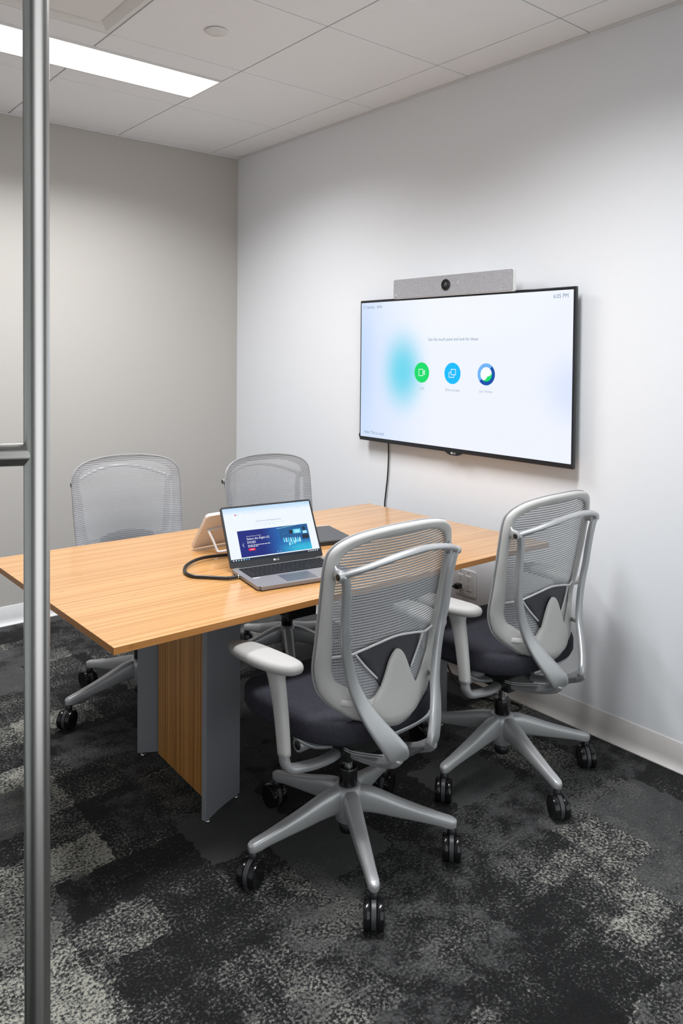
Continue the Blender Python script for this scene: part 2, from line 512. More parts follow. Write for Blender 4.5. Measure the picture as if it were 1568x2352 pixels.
def autosmooth(o, ang=35):
    """smooth faces, keep creases sharp"""
    me = o.data
    bm = bmesh.new(); bm.from_mesh(me)
    for f in bm.faces: f.smooth = True
    for e in bm.edges:
        if len(e.link_faces) == 2 and e.calc_face_angle(0) > R(ang): e.smooth = False
    bm.to_mesh(me); bm.free()
    return o

def subsurf(o, lv=1):
    m = o.modifiers.new('subdivision', 'SUBSURF'); m.levels = lv; m.render_levels = lv
    return o

def copy_tree(o, parent=None):
    c = o.copy(); COL.objects.link(c); c.parent = parent
    for ch in list(o.children): copy_tree(ch, c)
    return c

# flat print: text and shapes in a plane given by origin + right/up/normal vectors
class Plane:
    def __init__(s, o, r, u, n): s.o, s.r, s.u, s.n = Vector(o), Vector(r), Vector(u), Vector(n)
    def at(s, x, y, d=0.0): return s.o + s.r * x + s.u * y + s.n * d

def poly(name, pl, pts, d, mat, parent, uv=False):
    vs = [pl.at(x, y, d) for x, y in pts]
    uvs = None
    if uv:
        xs = [p[0] for p in pts]; ys = [p[1] for p in pts]
        uvs = [((x - min(xs)) / (max(xs) - min(xs)), (y - min(ys)) / (max(ys) - min(ys))) for x, y in pts]
    return link(name, me_from(name, vs, [tuple(range(len(vs)))], uvs), mat, parent)

def rectp(x0, y0, x1, y1): return [(x0, y0), (x1, y0), (x1, y1), (x0, y1)]

def ring2d(name, pl, cx, cy, r0, r1, a0, a1, d, mat, parent, n=32):
    vs, fs = [], []
    for i in range(n + 1):
        a = a0 + (a1 - a0) * i / n
        vs.append(pl.at(cx + r0 * math.cos(a), cy + r0 * math.sin(a), d))
        vs.append(pl.at(cx + r1 * math.cos(a), cy + r1 * math.sin(a), d))
    for i in range(n): fs.append((2 * i, 2 * i + 1, 2 * i + 3, 2 * i + 2))
    return link(name, me_from(name, vs, fs), mat, parent)

def disc2d(name, pl, cx, cy, r, d, mat, parent, n=40):
    return poly(name, pl, [(cx + r * math.cos(2 * math.pi * i / n), cy + r * math.sin(2 * math.pi * i / n)) for i in range(n)], d, mat, parent)

def stroke(name, pl, pts, w, d, mat, parent, closed=True):
    """outline of a polygon as a thin flat line"""
    vs, fs = [], []
    n = len(pts)
    for i in range(n):
        a = Vector(pts[i]); b = Vector(pts[(i + 1) % n])
        if not closed and i == n - 1: break
        t = (b - a).normalized(); q = Vector((-t.y, t.x)) * w / 2; e = t * w / 2
        k = len(vs)
        for c in (a - e - q, b + e - q, b + e + q, a - e + q): vs.append(pl.at(c.x, c.y, d + 0.00001 * (i % 2)))
        fs.append((k, k + 1, k + 2, k + 3))
    return link(name, me_from(name, vs, fs), mat, parent)

def text(name, pl, body, x0, x1, ymid, d, mat, parent, xh=None):
    """text fitted between x0 and x1, vertically centred on ymid; height xh if given"""
    cu = bpy.data.curves.new(name, 'FONT'); cu.body = body; cu.size = 1; cu.resolution_u = 3
    tmp = bpy.data.objects.new(name, cu); COL.objects.link(tmp)
    dg = bpy.context.evaluated_depsgraph_get()
    me = bpy.data.meshes.new_from_object(tmp.evaluated_get(dg))
    bpy.data.objects.remove(tmp); bpy.data.curves.remove(cu)
    xs = [v.co.x for v in me.vertices]; ys = [v.co.y for v in me.vertices]
    sx = (x1 - x0) / (max(xs) - min(xs)); sy = xh / (max(ys) - min(ys)) if xh else sx
    my = (max(ys) + min(ys)) / 2
    for v in me.vertices: v.co = pl.at(x0 + (v.co.x - min(xs)) * sx, ymid + (v.co.y - my) * sy, d)
    me.materials.clear()
    me.name = name
    return link(name, me, mat, parent)

# ================================================================== THE SETTING
def structure(o): o['kind'] = 'structure'; return o
structure(box('floor', (L_X - 0.1, F_Y - 1.3, -0.05), (A_X + 0.1, B_Y + 0.1, 0), 'carpet'))
structure(box('wall_right', (A_X, F_Y - 0.1, 0), (A_X + 0.1, B_Y + 0.1, CEIL + 0.1), 'wall'))
structure(box('wall_back', (L_X - 0.1, B_Y, 0), (A_X, B_Y + 0.1, CEIL + 0.1), 'taupe'))
structure(box('wall_left', (L_X - 0.1, F_Y - 0.1, 0), (L_X, B_Y, CEIL + 0.1), 'wall'))
# front wall with the doorway the camera looks through
wf = me_from('wall_front', [], [])
bm = bmesh.new()
def addbox(bm, lo, hi):
    r = bmesh.ops.create_cube(bm, size=1)
    for v in r['verts']: v.co = Vector([lo[i] + (v.co[i] + 0.5) * (hi[i] - lo[i]) for i in range(3)])
addbox(bm, (L_X, F_Y - 0.1, 2.42), (A_X, F_Y, CEIL + 0.1))
for xa, xb in ((L_X, L_X + 0.06), (-0.30, -0.24), (0.82, 0.88), (A_X - 0.06, A_X)):
    addbox(bm, (xa, F_Y - 0.1, 0), (xb, F_Y, 2.42))
bm.to_mesh(wf); bm.free()
wfo = structure(link('wall_front', wf, 'wall'))
for xa, xb in ((L_X + 0.06, -0.30), (0.88, A_X - 0.06)):
    box('pane', (xa, F_Y - 0.055, 0.0), (xb, F_Y - 0.045, 2.42), 'glass', wfo)

# cove base: profile with a toe, swept straight
def cove(name, p0, p1, inward, mat):
    prof = [(0.0, 0.0), (0.021, 0.0), (0.021, 0.003), (0.013, 0.009), (0.0065, 0.02), (0.0045, 0.035), (0.0045, 0.098), (0.003, 0.101), (0.0, 0.101)]
    p0, p1, inw = Vector(p0), Vector(p1), Vector(inward)
    vs = []
    for e in (p0, p1):
        for d, z in prof: vs.append(e + inw * d + Vector((0, 0, z)))
    n = len(prof)
    fs = [(i, (i + 1) % n, n + (i + 1) % n, n + i) for i in range(n)] + [tuple(range(n)), tuple(range(2 * n - 1, n - 1, -1))]
    me = me_from(name, vs, fs); fix_normals(me)
    o = link(name, me, mat); autosmooth(o, 50)
    return structure(o)
cove('baseboard_right', (A_X, F_Y, 0), (A_X, B_Y, 0), (-1, 0, 0), 'base')
cove('baseboard_back', (L_X, B_Y, 0), (A_X, B_Y, 0), (0, -1, 0), 'base2')
cove('baseboard_left', (L_X, F_Y, 0), (L_X, B_Y, 0), (1, 0, 0), 'base2')

# ceiling: slab, recessed grid bars, individual lay-in tiles
ceiling = structure(box('ceiling', (L_X - 0.1, F_Y - 0.1, CEIL + 0.03), (A_X + 0.1, B_Y + 0.1, CEIL + 0.09), 'tbar'))
xe = [GX + i * G for i in range(-6, 3)]
xe = [L_X] + [x for x in xe if L_X + 0.02 < x < A_X - 0.02] + [A_X]
ye = [GY + i * G for i in range(-7, 4)]
ye = [F_Y] + [y for y in ye if F_Y + 0.02 < y < B_Y - 0.02] + [B_Y]
GAP = 0.0032
LIGHTS = [(GX - 2 * G, GX, GY), (GX - 2 * G, GX, GY - 3 * G)]      # x0, x1, row start
LW = 0.297
def tile(x0, x1, y0, y1):
    g0, g1 = (GAP if x0 > L_X else 0.0), (GAP if x1 < A_X else 0.0)
    h0, h1 = (GAP if y0 > F_Y else 0.0), (GAP if y1 < B_Y else 0.0)
    box('ceiling_tile', (x0 + g0, y0 + h0, CEIL), (x1 - g1, y1 - h1, CEIL + 0.018), 'tile', ceiling, 0.0012, 1)
for i in range(len(xe) - 1):
    for j in range(len(ye) - 1):
        x0, x1, y0, y1 = xe[i], xe[i + 1], ye[j], ye[j + 1]
        lit = [l for l in LIGHTS if l[0] - 0.01 < x0 and x1 < l[1] + 0.01 and abs(l[2] - y0) < 0.01]
        if lit:
            c = (y0 + y1) / 2
            tile(x0, x1, y0, c - LW / 2); tile(x0, x1, c + LW / 2, y1)
        elif abs(x1 - (GX - G)) < 0.01 and abs(y1 - GY) < 0.01:
            continue                                             # the air diffuser fills this bay
        else:
            tile(x0, x1, y0, y1)
# visible T-bar faces, recessed behind the tile edges
for k, x in enumerate(xe[1:-1]):
    cuts = [(F_Y, B_Y)]
    for l in LIGHTS:
        if l[0] + 0.01 < x < l[1] - 0.01:
            c = l[2] + G / 2; new = []
            for a0, a1 in cuts:
                if a0 < c < a1: new += [(a0, c - LW / 2), (c + LW / 2, a1)]
                else: new.append((a0, a1))
            cuts = new
    for a0, a1 in cuts: box('grid_bar', (x - 0.007, a0, CEIL + 0.004), (x + 0.007, a1, CEIL + 0.0295), 'tbar', ceiling)
for y in ye[1:-1]: box('grid_bar', (L_X, y - 0.007, CEIL + 0.0045), (A_X, y + 0.007, CEIL + 0.0295), 'tbar', ceiling)
structure(box('trim_1', (A_X - 0.006, F_Y, CEIL - 0.011), (A_X - 0.0002, B_Y - 0.0065, CEIL - 0.0004), 'trimw', None, 0.001, 1))
structure(box('trim_2', (L_X, B_Y - 0.006, CEIL - 0.009), (A_X, B_Y - 0.0002, CEIL - 0.0004), 'trimw', None, 0.001, 1))

# ceiling fixtures
def fixture(x0, x1, yrow, label):
    c = yrow + G / 2
    t = empty('ceiling_light', ((x0 + x1) / 2, c, CEIL))
    tag(t, label, 'ceiling light', 'troffer lights in the tiled ceiling')
    hx, hy = (x1 - x0) / 2 - 0.003, LW / 2 - 0.002
    fb = 0.009
    bm = bmesh.new()
    for lo, hi in (((-hx, -hy, -0.006), (hx, -hy + fb, 0.012)), ((-hx, hy - fb, -0.006), (hx, hy, 0.012)),
                   ((-hx, -hy + fb, -0.006), (-hx + fb, hy - fb, 0.012)), ((hx - fb, -hy + fb, -0.006), (hx, hy - fb, 0.012))):
        addbox(bm, lo, hi)
    me = bpy.data.meshes.new('light_frame'); bm.to_mesh(me); bm.free()
    link('light_frame', me, 'whitep', t)
    box('diffuser', (-hx + fb - 0.001, -hy + fb - 0.001, -0.001), (hx - fb + 0.001, hy - fb + 0.001, 0.006), 'lamp', t)
    la = bpy.data.lights.new('lamp', 'AREA'); la.shape = 'RECTANGLE'
    la.size = 2 * (hx - fb); la.size_y = 2 * (hy - fb); la.energy = LAMP_W; la.spread = R(145)
    la.color = (0.965, 0.98, 1.0)
    lo_ = bpy.data.objects.new('lamp', la); COL.objects.link(lo_); lo_.parent = t; lo_.location = (0, 0, -0.0065)
    return t
fixture(GX - 2 * G, GX, GY, 'lit rectangular white troffer light in the ceiling above the far chairs')
fixture(GX - 2 * G, GX, GY - 3 * G, 'lit rectangular white troffer light in the ceiling above the near chairs')

# square plaque air diffuser
ad = empty('air_diffuser', (GX - 1.5 * G, GY - 0.5 * G, CEIL))
tag(ad, 'square white plaque air diffuser in the ceiling beside the lit troffer', 'air vent')
hw = G / 2 - 0.004
vs, fs = [], []
prof = [(hw, 0.0), (hw, 0.012), (hw - 0.004, 0.0), (hw - 0.020, 0.001), (hw - 0.024, 0.006), (hw - 0.066, 0.026), (hw - 0.066, 0.034)]
prof = [(hw, 0.012), (hw, 0.0), (hw - 0.018, 0.0), (hw - 0.022, 0.003), (hw - 0.060, 0.026), (hw - 0.060, 0.028)]
for w, z in prof:
    for sx, sy in ((-1, -1), (1, -1), (1, 1), (-1, 1)): vs.append((sx * w, sy * w, z))
for i in range(len(prof) - 1):
    for k in range(4): fs.append((i * 4 + k, i * 4 + (k + 1) % 4, (i + 1) * 4 + (k + 1) % 4, (i + 1) * 4 + k))
fs.append(tuple((len(prof) - 1) * 4 + k for k in range(4)))
link('frame', me_from('frame', vs, fs), 'whitep', ad)
box('plaque', (-hw + 0.068, -hw + 0.068, 0.004), (hw - 0.068, hw - 0.068, 0.010), 'whitep', ad, 0.003, 2)

sp = link('sprinkler_cover', lathe_me('sprinkler_cover', [(0.030, 0.0), (0.030, -0.003), (0.043, -0.003), (0.043, -0.0062), (0.041, -0.0075), (0.02, -0.008)], 40), 'whitep')
sp.location = (1.532, 2.592, CEIL); autosmooth(sp, 40)
tag(sp, 'round white concealed sprinkler cover on a ceiling tile', 'sprinkler cover')

# ================================================================== GLASS DOOR WITH PULL
dn = Vector((0.37, 0.929, 0)).normalized()
dside = Vector((dn.y, -dn.x, 0))
tube_xy = Vector((0.2555, 0.7815, 0))
gl = tube_xy - dside * 0.072
hinge = gl - dn * 1.0
door = empty('door_1', (hinge.x, hinge.y, 0.0), math.atan2(dn.y, dn.x))
tag(door, 'open glass door with tall brushed steel pull tube, at the left edge', 'door', kind='structure')
# local: x along the door towards its free edge, y = left of travel
box('glass_panel', (0.0, -0.006, 0.01), (1.06, 0.006, 2.38), 'glass', door, 0.001, 1)
def tube_local(name, x, y, z0, z1, r, mat):
    me = lathe_me(name, [(r - 0.001, z0), (r, z0 + 0.001), (r, z1 - 0.001), (r - 0.001, z1)], 32)
    o = link(name, me, mat, door); o.location = (x, y, 0); autosmooth(o, 40); return o
tube_local('pull_tube', 1.0, -0.072, 0.25, 2.25, 0.0126, 'steel')
for zz in (1.3635, 0.42, 2.10):
    me = lathe_me('standoff_bar', [(0.0115, -0.070), (0.0115, -0.0065), (0.015, -0.0064), (0.015, -0.006)], 24, 'Y')
    o = link('standoff_bar', me, 'steelx', door); o.location = (1.0, 0, zz); autosmooth(o, 40)

# ================================================================== TABLE
TX, TY, TR = 1.621, 2.263, -0.030
TOPZ = 0.737
tb = empty('meeting_table', (TX, TY, 0), TR)
tag(tb, 'rectangular bamboo meeting table with grey and bamboo pedestal legs', 'table')
hl, hwid = 0.868, 0.503
# tabletop: square edge band and a deep reverse bevel below it
def w2t(x, y):
    d = Vector((x - TX, y - TY)); c, s = math.cos(-TR), math.sin(-TR)
    return Vector((d.x * c - d.y * s, d.x * s + d.y * c))
TC = [w2t(*q) for q in ((0.764, 1.770), (2.520, 1.737), (2.471, 2.727), (0.746, 2.790))]
def tlevel(w_in, z):
    out = []
    for k in range(4):
        p, a, b = TC[k], TC[k - 1], TC[(k + 1) % 4]
        q = p + (a - p).normalized() * w_in + (b - p).normalized() * w_in
        out.append((q.x, q.y, z))
    return out
vs, fs = [], []
for w_in, z in ((0.0, TOPZ - 0.0185), (0.0, TOPZ - 0.0008), (0.0008, TOPZ)): vs += tlevel(w_in, z)
for i in range(2):
    for k in range(4): fs.append((i * 4 + k, i * 4 + (k + 1) % 4, (i + 1) * 4 + (k + 1) % 4, (i + 1) * 4 + k))
fs.append((8, 9, 10, 11)); fs.append((3, 2, 1, 0))
me = me_from('tabletop', vs, fs)
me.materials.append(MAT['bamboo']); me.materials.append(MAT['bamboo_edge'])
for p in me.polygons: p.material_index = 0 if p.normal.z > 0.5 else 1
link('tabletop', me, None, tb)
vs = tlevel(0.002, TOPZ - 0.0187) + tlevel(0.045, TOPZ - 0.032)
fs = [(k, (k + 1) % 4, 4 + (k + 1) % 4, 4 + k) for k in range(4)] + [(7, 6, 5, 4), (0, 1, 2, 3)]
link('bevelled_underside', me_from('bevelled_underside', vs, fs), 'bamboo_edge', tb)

PO = 0.015
def pedestal(xc, flip):
    """bamboo slab between two curved grey plates; curved tips point to the table's end"""
    for sy in (-1, 1):
        # plan of the plate, near one: outer face then inner face
        outer = [(-0.080, -0.260), (-0.060, -0.250), (-0.014, -0.226), (0.040, -0.204), (0.082, -0.188)]
        th = 0.017
        path = [Vector((x, y)) for x, y in outer]
        pc = catmull([(p.x, p.y, 0) for p in path], 4)
        out, inn = [], []
        for i, p in enumerate(pc):
            t = (pc[min(i + 1, len(pc) - 1)] - pc[max(i - 1, 0)]).normalized()
            n = Vector((-t.y, t.x, 0))
            out.append(p); inn.append(p + n * th)
        loop = out + inn[::-1]
        vs, fs = [], []
        for z in (0.014, TOPZ - 0.033):
            for p in loop: vs.append((xc + flip * p.x, (-p.y if sy > 0 else p.y) + PO, z))
        n = len(loop)
        for i in range(n): fs.append((i, (i + 1) % n, n + (i + 1) % n, n + i))
        fs += [tuple(range(n)), tuple(range(2 * n - 1, n - 1, -1))]
        me = me_from('pedestal_plate', vs, fs); fix_normals(me)
        o = link('pedestal_plate', me, 'powder', tb); autosmooth(o, 30)
        for gxx, gyy in ((-0.066, -0.243), (0.070, -0.183)):
            gme = lathe_me('glide', [(0.007, 0.0), (0.009, 0.002), (0.009, 0.006), (0.004, 0.007), (0.004, 0.0145)], 14)
            g = link('glide', gme, 'chrome', tb, True)
            g.location = (xc + flip * gxx, (gyy if sy < 0 else -gyy) + PO, 0)
    lo = (xc - 0.034, -0.186 + PO, 0.02); hi = (xc + 0.034, 0.186 + PO, TOPZ - 0.033)
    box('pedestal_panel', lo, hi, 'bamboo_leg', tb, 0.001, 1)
pedestal(w2t(1.265, 2.29).x, 1)
pedestal(w2t(2.165, 2.26).x, -1)

# ================================================================== TASK CHAIR
def interp(z, zs, vsl):
    if z <= zs[0]: return vsl[0]
    for i in range(len(zs) - 1):
        if z <= zs[i + 1]:
            f = (z - zs[i]) / (zs[i + 1] - zs[i]);
            return vsl[i] * (1 - f) + vsl[i + 1] * f
    return vsl[-1]
YC = ([.45, .55, .65, .75, .85, .95, 1.012], [-.205, -.195, -.188, -.193, -.205, -.222, -.235])
YK = ([.45, .5, .55, .6, .65, .7, .8, .9, .95], [1.4, 1.45, 1.65, 1.55, 1.29, 1.02, .78, .74, .82])
def back_y(x, z):
    zz = [z - 0.02, z, z + 0.02]
    yc = sum(interp(q, *YC) for q in zz) / 3; k = sum(interp(q, *YK) for q in zz) / 3
    return yc + k * x * x
OUT = [(0, 1.012), (.07, 1.010), (.13, 1.003), (.17, .994), (.2, .98), (.217, .966), (.228, .948), (.234, .91), (.234, .86), (.233, .8),
       (.231, .75), (.229, .7), (.226, .65), (.222, .615), (.212, .575), (.198, .55), (.18, .53), (.165, .519), (.15, .507), (.13, .495),
       (.105, .484), (.08, .473), (.05, .462), (.025, .456), (0, .453)]
INN = [(0, .984), (.065, .983), (.117, .977), (.15, .968), (.178, .957), (.192, .945), (.200, .930), (.206, .9), (.205, .85), (.204, .8),
       (.199, .75), (.193, .7), (.187, .65), (.184, .625), (.174, .6), (.155, .585), (.130, .567), (.108, .552), (.086, .540), (.066, .548),
       (.048, .572), (.035, .600), (.022, .625), (.010, .640), (0, .645)]

def chair():
    root = empty('task_chair')
    # ---- five-star base
    hub = link('base_hub', lathe_me('base_hub', [(0.026, 0.088), (0.036, 0.095), (0.040, 0.125), (0.044, 0.16), (0.044, 0.185), (0.036, 0.196), (0.03, 0.197)], 32), 'alu', root)
    autosmooth(hub, 50)
    link('base_cap', lathe_me('base_cap', [(0.022, 0.058), (0.025, 0.062), (0.025, 0.087), (0.022, 0.088)], 24), 'black', root, True)
    # leg: superellipse loft from hub to tip
    pts = [(0.020, 0, .156), (0.055, 0, .157), (0.095, 0, .150), (0.15, 0, .1365), (0.205, 0, .1245), (0.26, 0, .1125), (0.290, 0, .1055), (0.306, 0, .1025), (0.317, 0, .1015)]
    dims = [(.020, .038), (.024, .036), (.0225, .031), (.021, .025), (.019, .020), (.0165, .0165), (.016, .0165), (.015, .015), (.008, .010)]
    pc = catmull(pts, 4)
    leg_me = sweep_me('base_leg', pc, resample(dims, len(pc)), Vector((0, 0, 1)), 20, 3.4)
    # caster meshes
    wheel_me = lathe_me('wheel', [(0.010, -0.0098), (0.032, -0.0098), (0.0362, -0.0078), (0.0375, -0.003), (0.0375, 0.003), (0.0362, 0.0078), (0.032, 0.0096), (0.027, 0.0080), (0.010, 0.0080)], 28, 'Y')
    hood_me = lathe_me('caster_hood', [(0.010, -0.0068), (0.0350, -0.0068), (0.0365, -0.0055), (0.0365, 0.0055), (0.0350, 0.0068), (0.010, 0.0068)], 28, 'Y')
    for v in hood_me.vertices: v.co.x -= 0.012; v.co.z += 0.0390
    stem_me = lathe_me('caster_stem', [(0.0125, 0.050), (0.0135, 0.078), (0.0125, 0.086), (0.008, 0.092)], 18)
    yaws = [180, 245, 1, 21, 15]
    for k in range(5):
        a = R(72 * k)
        l = link('base_leg', leg_me, 'alu', root); l.rotation_euler = (0, 0, a)
        if k == 0: autosmooth(l, 60)
        c = link('caster', hood_me, 'dark', root)
        if k == 0: autosmooth(c, 40)
        c.location = (0.304 * math.cos(a), 0.304 * math.sin(a), 0)
        c.rotation_euler = (0, 0, R(yaws[k]))
        st = link('caster_stem', stem_me, 'black', c, k == 0)
        for sy in (-1, 1):
            w = link('wheel', wheel_me, 'gloss', c); w.location = (-0.012, sy * 0.0172, 0.0376)
            w.rotation_euler = (0, 0, 0 if sy > 0 else math.pi)
            if k == 0 and sy < 0: autosmooth(w, 40)
    # ---- column
    autosmooth(link('column_cover', lathe_me('column_cover', [(0.027, 0.19), (0.0275, 0.245), (0.0255, 0.250), (0.016, 0.251)], 28), 'gloss', root), 40)
    autosmooth(link('gas_piston', lathe_me('gas_piston', [(0.014, 0.245), (0.014, 0.31)], 24), 'chrome', root), 40)
    # ---- mechanism under the seat
    mech = box('tilt_mechanism', (-0.075, -0.085, 0.312), (0.075, 0.135, 0.368), 'black', root, 0.012, 3)
    for sx in (-1, 1):
        k = link('side_knob', lathe_me('side_knob', [(0.010, 0.0), (0.016, 0.004), (0.019, 0.03), (0.0205, 0.085), (0.0185, 0.090), (0.013, 0.089)], 24, 'X'), 'alu' , root)
        k.location = (sx * 0.072, 0.035, 0.348); k.rotation_euler = (0, 0, 0 if sx > 0 else math.pi); autosmooth(k, 40)
        kk = link('knob_insert', lathe_me('knob_insert', [(0.013, 0.086), (0.0128, 0.0915), (0.004, 0.092)], 20, 'X'), 'black', k, True)
        br = link('seat_bracket', sweep_me('seat_bracket', catmull([(sx * 0.06, 0.0, 0.335), (sx * 0.12, 0.02, 0.345), (sx * 0.165, 0.04, 0.378), (sx * 0.175, 0.05, 0.415)], 5), (0.022, 0.008), Vector((0, 0, 1)), 12, 2.6), 'silver', root, True)
    # ---- seat pan and cushion
    def plan(inset, n=56):
        o = []
        for i in range(n):
            a = 2 * math.pi * i / n
            c, s = math.cos(a), math.sin(a)
            e = 2 / 3.2
            x = 0.252 * math.copysign(abs(c) ** e, c); y = 0.035 + 0.240 * math.copysign(abs(s) ** e, s)
            x *= 1.0 + 0.05 * min(1, max(-1, (y / 0.235))) - 0.07 * max(0, -(y - 0.02) / 0.22) ** 2
            l = math.hypot(x, y - 0.035)
            f = max(0.0, (l - inset) / l)
            o.append((x * f, 0.035 + (y - 0.035) * f))
        return o
    def loft(name, levels, mat, drop):
        vs, fs = [], []
        for inset, z in levels:
            for x, y in plan(inset):
                zz = z - drop * max(0, (y - 0.15) / 0.12) ** 2 + 0.010 * (abs(x) / 0.24) ** 2 * (1 if z > 0.455 else 0)
                vs.append((x, y, zz))
        n = len(plan(0))
        for i in range(len(levels) - 1):
            for k in range(n): fs.append((i * n + k, i * n + (k + 1) % n, (i + 1) * n + (k + 1) % n, (i + 1) * n + k))
        fs.append(tuple(range(n - 1, -1, -1))); fs.append(tuple((len(levels) - 1) * n + k for k in range(n)))
        me = me_from(name, vs, fs); fix_normals(me)
        return link(name, me, mat, root, True)
    loft('seat_cushion', [(0.05, .420), (0.022, .422), (0.007, .430), (0.0, .444), (0.0, .470), (0.003, .479), (0.010, .4855), (0.035, .4885), (0.06, .4895), (0.10, .4905), (0.16, .4915), (0.21, .492)], 'seat', 0.018)
    loft('seat_pan', [(0.12, .398), (0.075, .404), (0.06, .412), (0.06, .4225)], 'plastic', 0.018)
    # ---- back shell: ring with the central tongue
    full_o = [(x, z) for x, z in OUT] + [(-x, z) for x, z in OUT[-2:0:-1]]
    full_i = [(x, z) for x, z in INN] + [(-x, z) for x, z in INN[-2:0:-1]]
    oc = catmull([(x, z, 0) for x, z in full_o], 3, True); ic = catmull([(x, z, 0) for x, z in full_i], 3, True)
    # section stations: f across the width, d = offset along y (negative = behind)
    st = [(0.0, 0.004), (0.0, -0.004), (0.10, -0.0105), (0.35, -0.0135), (0.70, -0.0115), (0.96, -0.006), (1.0, -0.001), (0.97, 0.003), (0.5, 0.004)]
    vs, fs = [], []
    N = len(oc); K = len(st)
    for i in range(N):
        for f, d in st:
            x = oc[i].x * (1 - f) + ic[i].x * f; z = oc[i].y * (1 - f) + ic[i].y * f
            vs.append((x, back_y(x, z) + d, z))
    for i in range(N):
        for k in range(K):
            fs.append((i * K + k, i * K + (k + 1) % K, ((i + 1) % N) * K + (k + 1) % K, ((i + 1) % N) * K + k))
    me = me_from('back_shell', vs, fs); fix_normals(me)
    link('back_shell', me, 'plastic', root, True)
    # teardrop cover on the tongue, a little proud so its seam shows
    tear = [(0, .661), (.010, .657), (.021, .646), (.031, .630), (.039, .612), (.049, .590), (.061, .566), (.075, .546), (.087, .528), (.091, .512), (.083, .494), (.062, .481), (.035, .474), (0, .472)]
    fullt = tear + [(-x, z) for x, z in tear[-2:0:-1]]
    tcur = catmull([(x, z, 0) for x, z in fullt], 3, True)
    vs, fs = [], []
    cz = 0.535; fr = [(1.0, -0.009), (1.0, -0.0155), (0.96, -0.0172), (0.75, -0.0178), (0.5, -0.018), (0.25, -0.018)]
    N = len(tcur)
    for f, d in fr:
        for q in tcur:
            x = q.x * f; z = cz + (q.y - cz) * f
            vs.append((x, back_y(x, z) + d, z))
    for i in range(len(fr) - 1):
        for k in range(N): fs.append((i * N + k, i * N + (k + 1) % N, (i + 1) * N + (k + 1) % N, (i + 1) * N + k))
    fs.append(tuple((len(fr) - 1) * N + k for k in range(N)))
    me = me_from('back_cover', vs, fs); fix_normals(me)
    autosmooth(link('back_cover', me, 'plastic', root), 50)
    # ---- mesh stretched over the front of the ring
    cur = catmull([(x, z, 0) for x, z in OUT], 8)
    def halfw(z):
        for i in range(len(cur) - 1):
            if (cur[i].y - z) * (cur[i + 1].y - z) <= 0 and cur[i].y != cur[i + 1].y:
                f = (z - cur[i].y) / (cur[i + 1].y - cur[i].y); return cur[i].x + (cur[i + 1].x - cur[i].x) * f
        return 0.0
    vs, fs, uvs = [], [], []
    NZ, NX = 70, 28
    for j in range(NZ + 1):
        z = 0.4535 + (1.0115 - 0.4535) * (0.5 - 0.5 * math.cos(math.pi * j / NZ))
        w = max(0.004, halfw(z) - 0.001)
        for i in range(NX + 1):
            x = w * (2 * i / NX - 1)
            ed = max(abs(x) / w, 0)
            vs.append((x, back_y(x, z) + 0.0085, z)); uvs.append((x, z))
    for j in range(NZ):
        for i in range(NX):
            a = j * (NX + 1) + i; fs.append((a, a + 1, a + NX + 2, a + NX + 1))
    link('back_mesh', me_from('back_mesh', vs, fs, uvs), 'mesh', root, True)
    # piping round the mesh edge
    pp = [(q.x * 1.004, back_y(q.x, q.y) + 0.007, q.y) for q in oc]
    link('mesh_edge', sweep_me('mesh_edge', pp, (0.0032, 0.0032), Vector((0, 1, 0)), 8, 2, True), 'meshedge', root, True)
    # ---- lumbar wire and pad behind the mesh
    wp = [(-.192, .667), (-.144, .668), (-.11, .676), (-.07, .685), (0, .694), (.07, .685), (.11, .676), (.144, .668), (.192, .667)]
    tube('lumbar_wire', [(x, back_y(x, z) - 0.004, z) for x, z in wp], 0.0034, 'wire', root, 5, 8, Vector((0, 1, 0)))
    for sx in (-1, 1):
        dp = [(sx * .128, .668), (sx * .10, .632), (sx * .064, .592)]
        tube('lumbar_brace', [(x, back_y(x, z) - 0.004, z) for x, z in dp], 0.0032, 'wire', root, 4, 8, Vector((0, 1, 0)))
    prow = [(.690, .040), (.683, .085), (.668, .118), (.645, .108), (.61, .080), (.58, .058), (.55, .045)]
    vs, fs = [], []
    for d in (0.0045, -0.001):
        for z, w in prow:
            for i in range(9):
                x = w * (i / 4 - 1); vs.append((x, back_y(x, z) + d, z))
    n = len(prow)
    for s_ in (0, n * 9):
        for j in range(n - 1):
            for i in range(8):
                a = s_ + j * 9 + i; fs.append((a, a + 1, a + 10, a + 9))
    ring = [i for i in range(9)] + [j * 9 + 8 for j in range(1, n)] + [(n - 1) * 9 + i for i in range(7, -1, -1)] + [j * 9 for j in range(n - 2, 0, -1)]
    for i in range(len(ring)):
        a, b_ = ring[i], ring[(i + 1) % len(ring)]; fs.append((a, b_, b_ + n * 9, a + n * 9))
    me = me_from('lumbar_pad', vs, fs); fix_normals(me)
    link('lumbar_pad', me, 'lumbar', root, True)
    # ---- outer frame: two sweeping uprights, lower arms, top bar, links
    for sx in (-1, 1):
        up_ = [(.207, -.222, .905), (.197, -.216, .86), (.192, -.208, .8), (.189, -.203, .75), (.182, -.197, .7), (.170, -.196, .65), (.157, -.200, .6), (.138, -.213, .55), (.115, -.238, .5), (.089, -.261, .457), (.067, -.274, .424), (.054, -.274, .405)]
        dm = [(.011, .008), (.012, .0085), (.0125, .0085), (.013, .0085), (.0135, .0085), (.014, .009), (.0160, .0095), (.0195, .010), (.0245, .010), (.029, .010), (.0315, .011), (.021, .011)]
        nr = [(0, -1, 0), (0, -1, 0), (0, -1, 0), (.05, -1, 0), (.1, -1, 0), (.2, -.95, .1), (.32, -.9, .2), (.45, -.8, .35), (.55, -.7, .5), (.6, -.62, .5), (.62, -.6, .45), (.62, -.6, .4)]
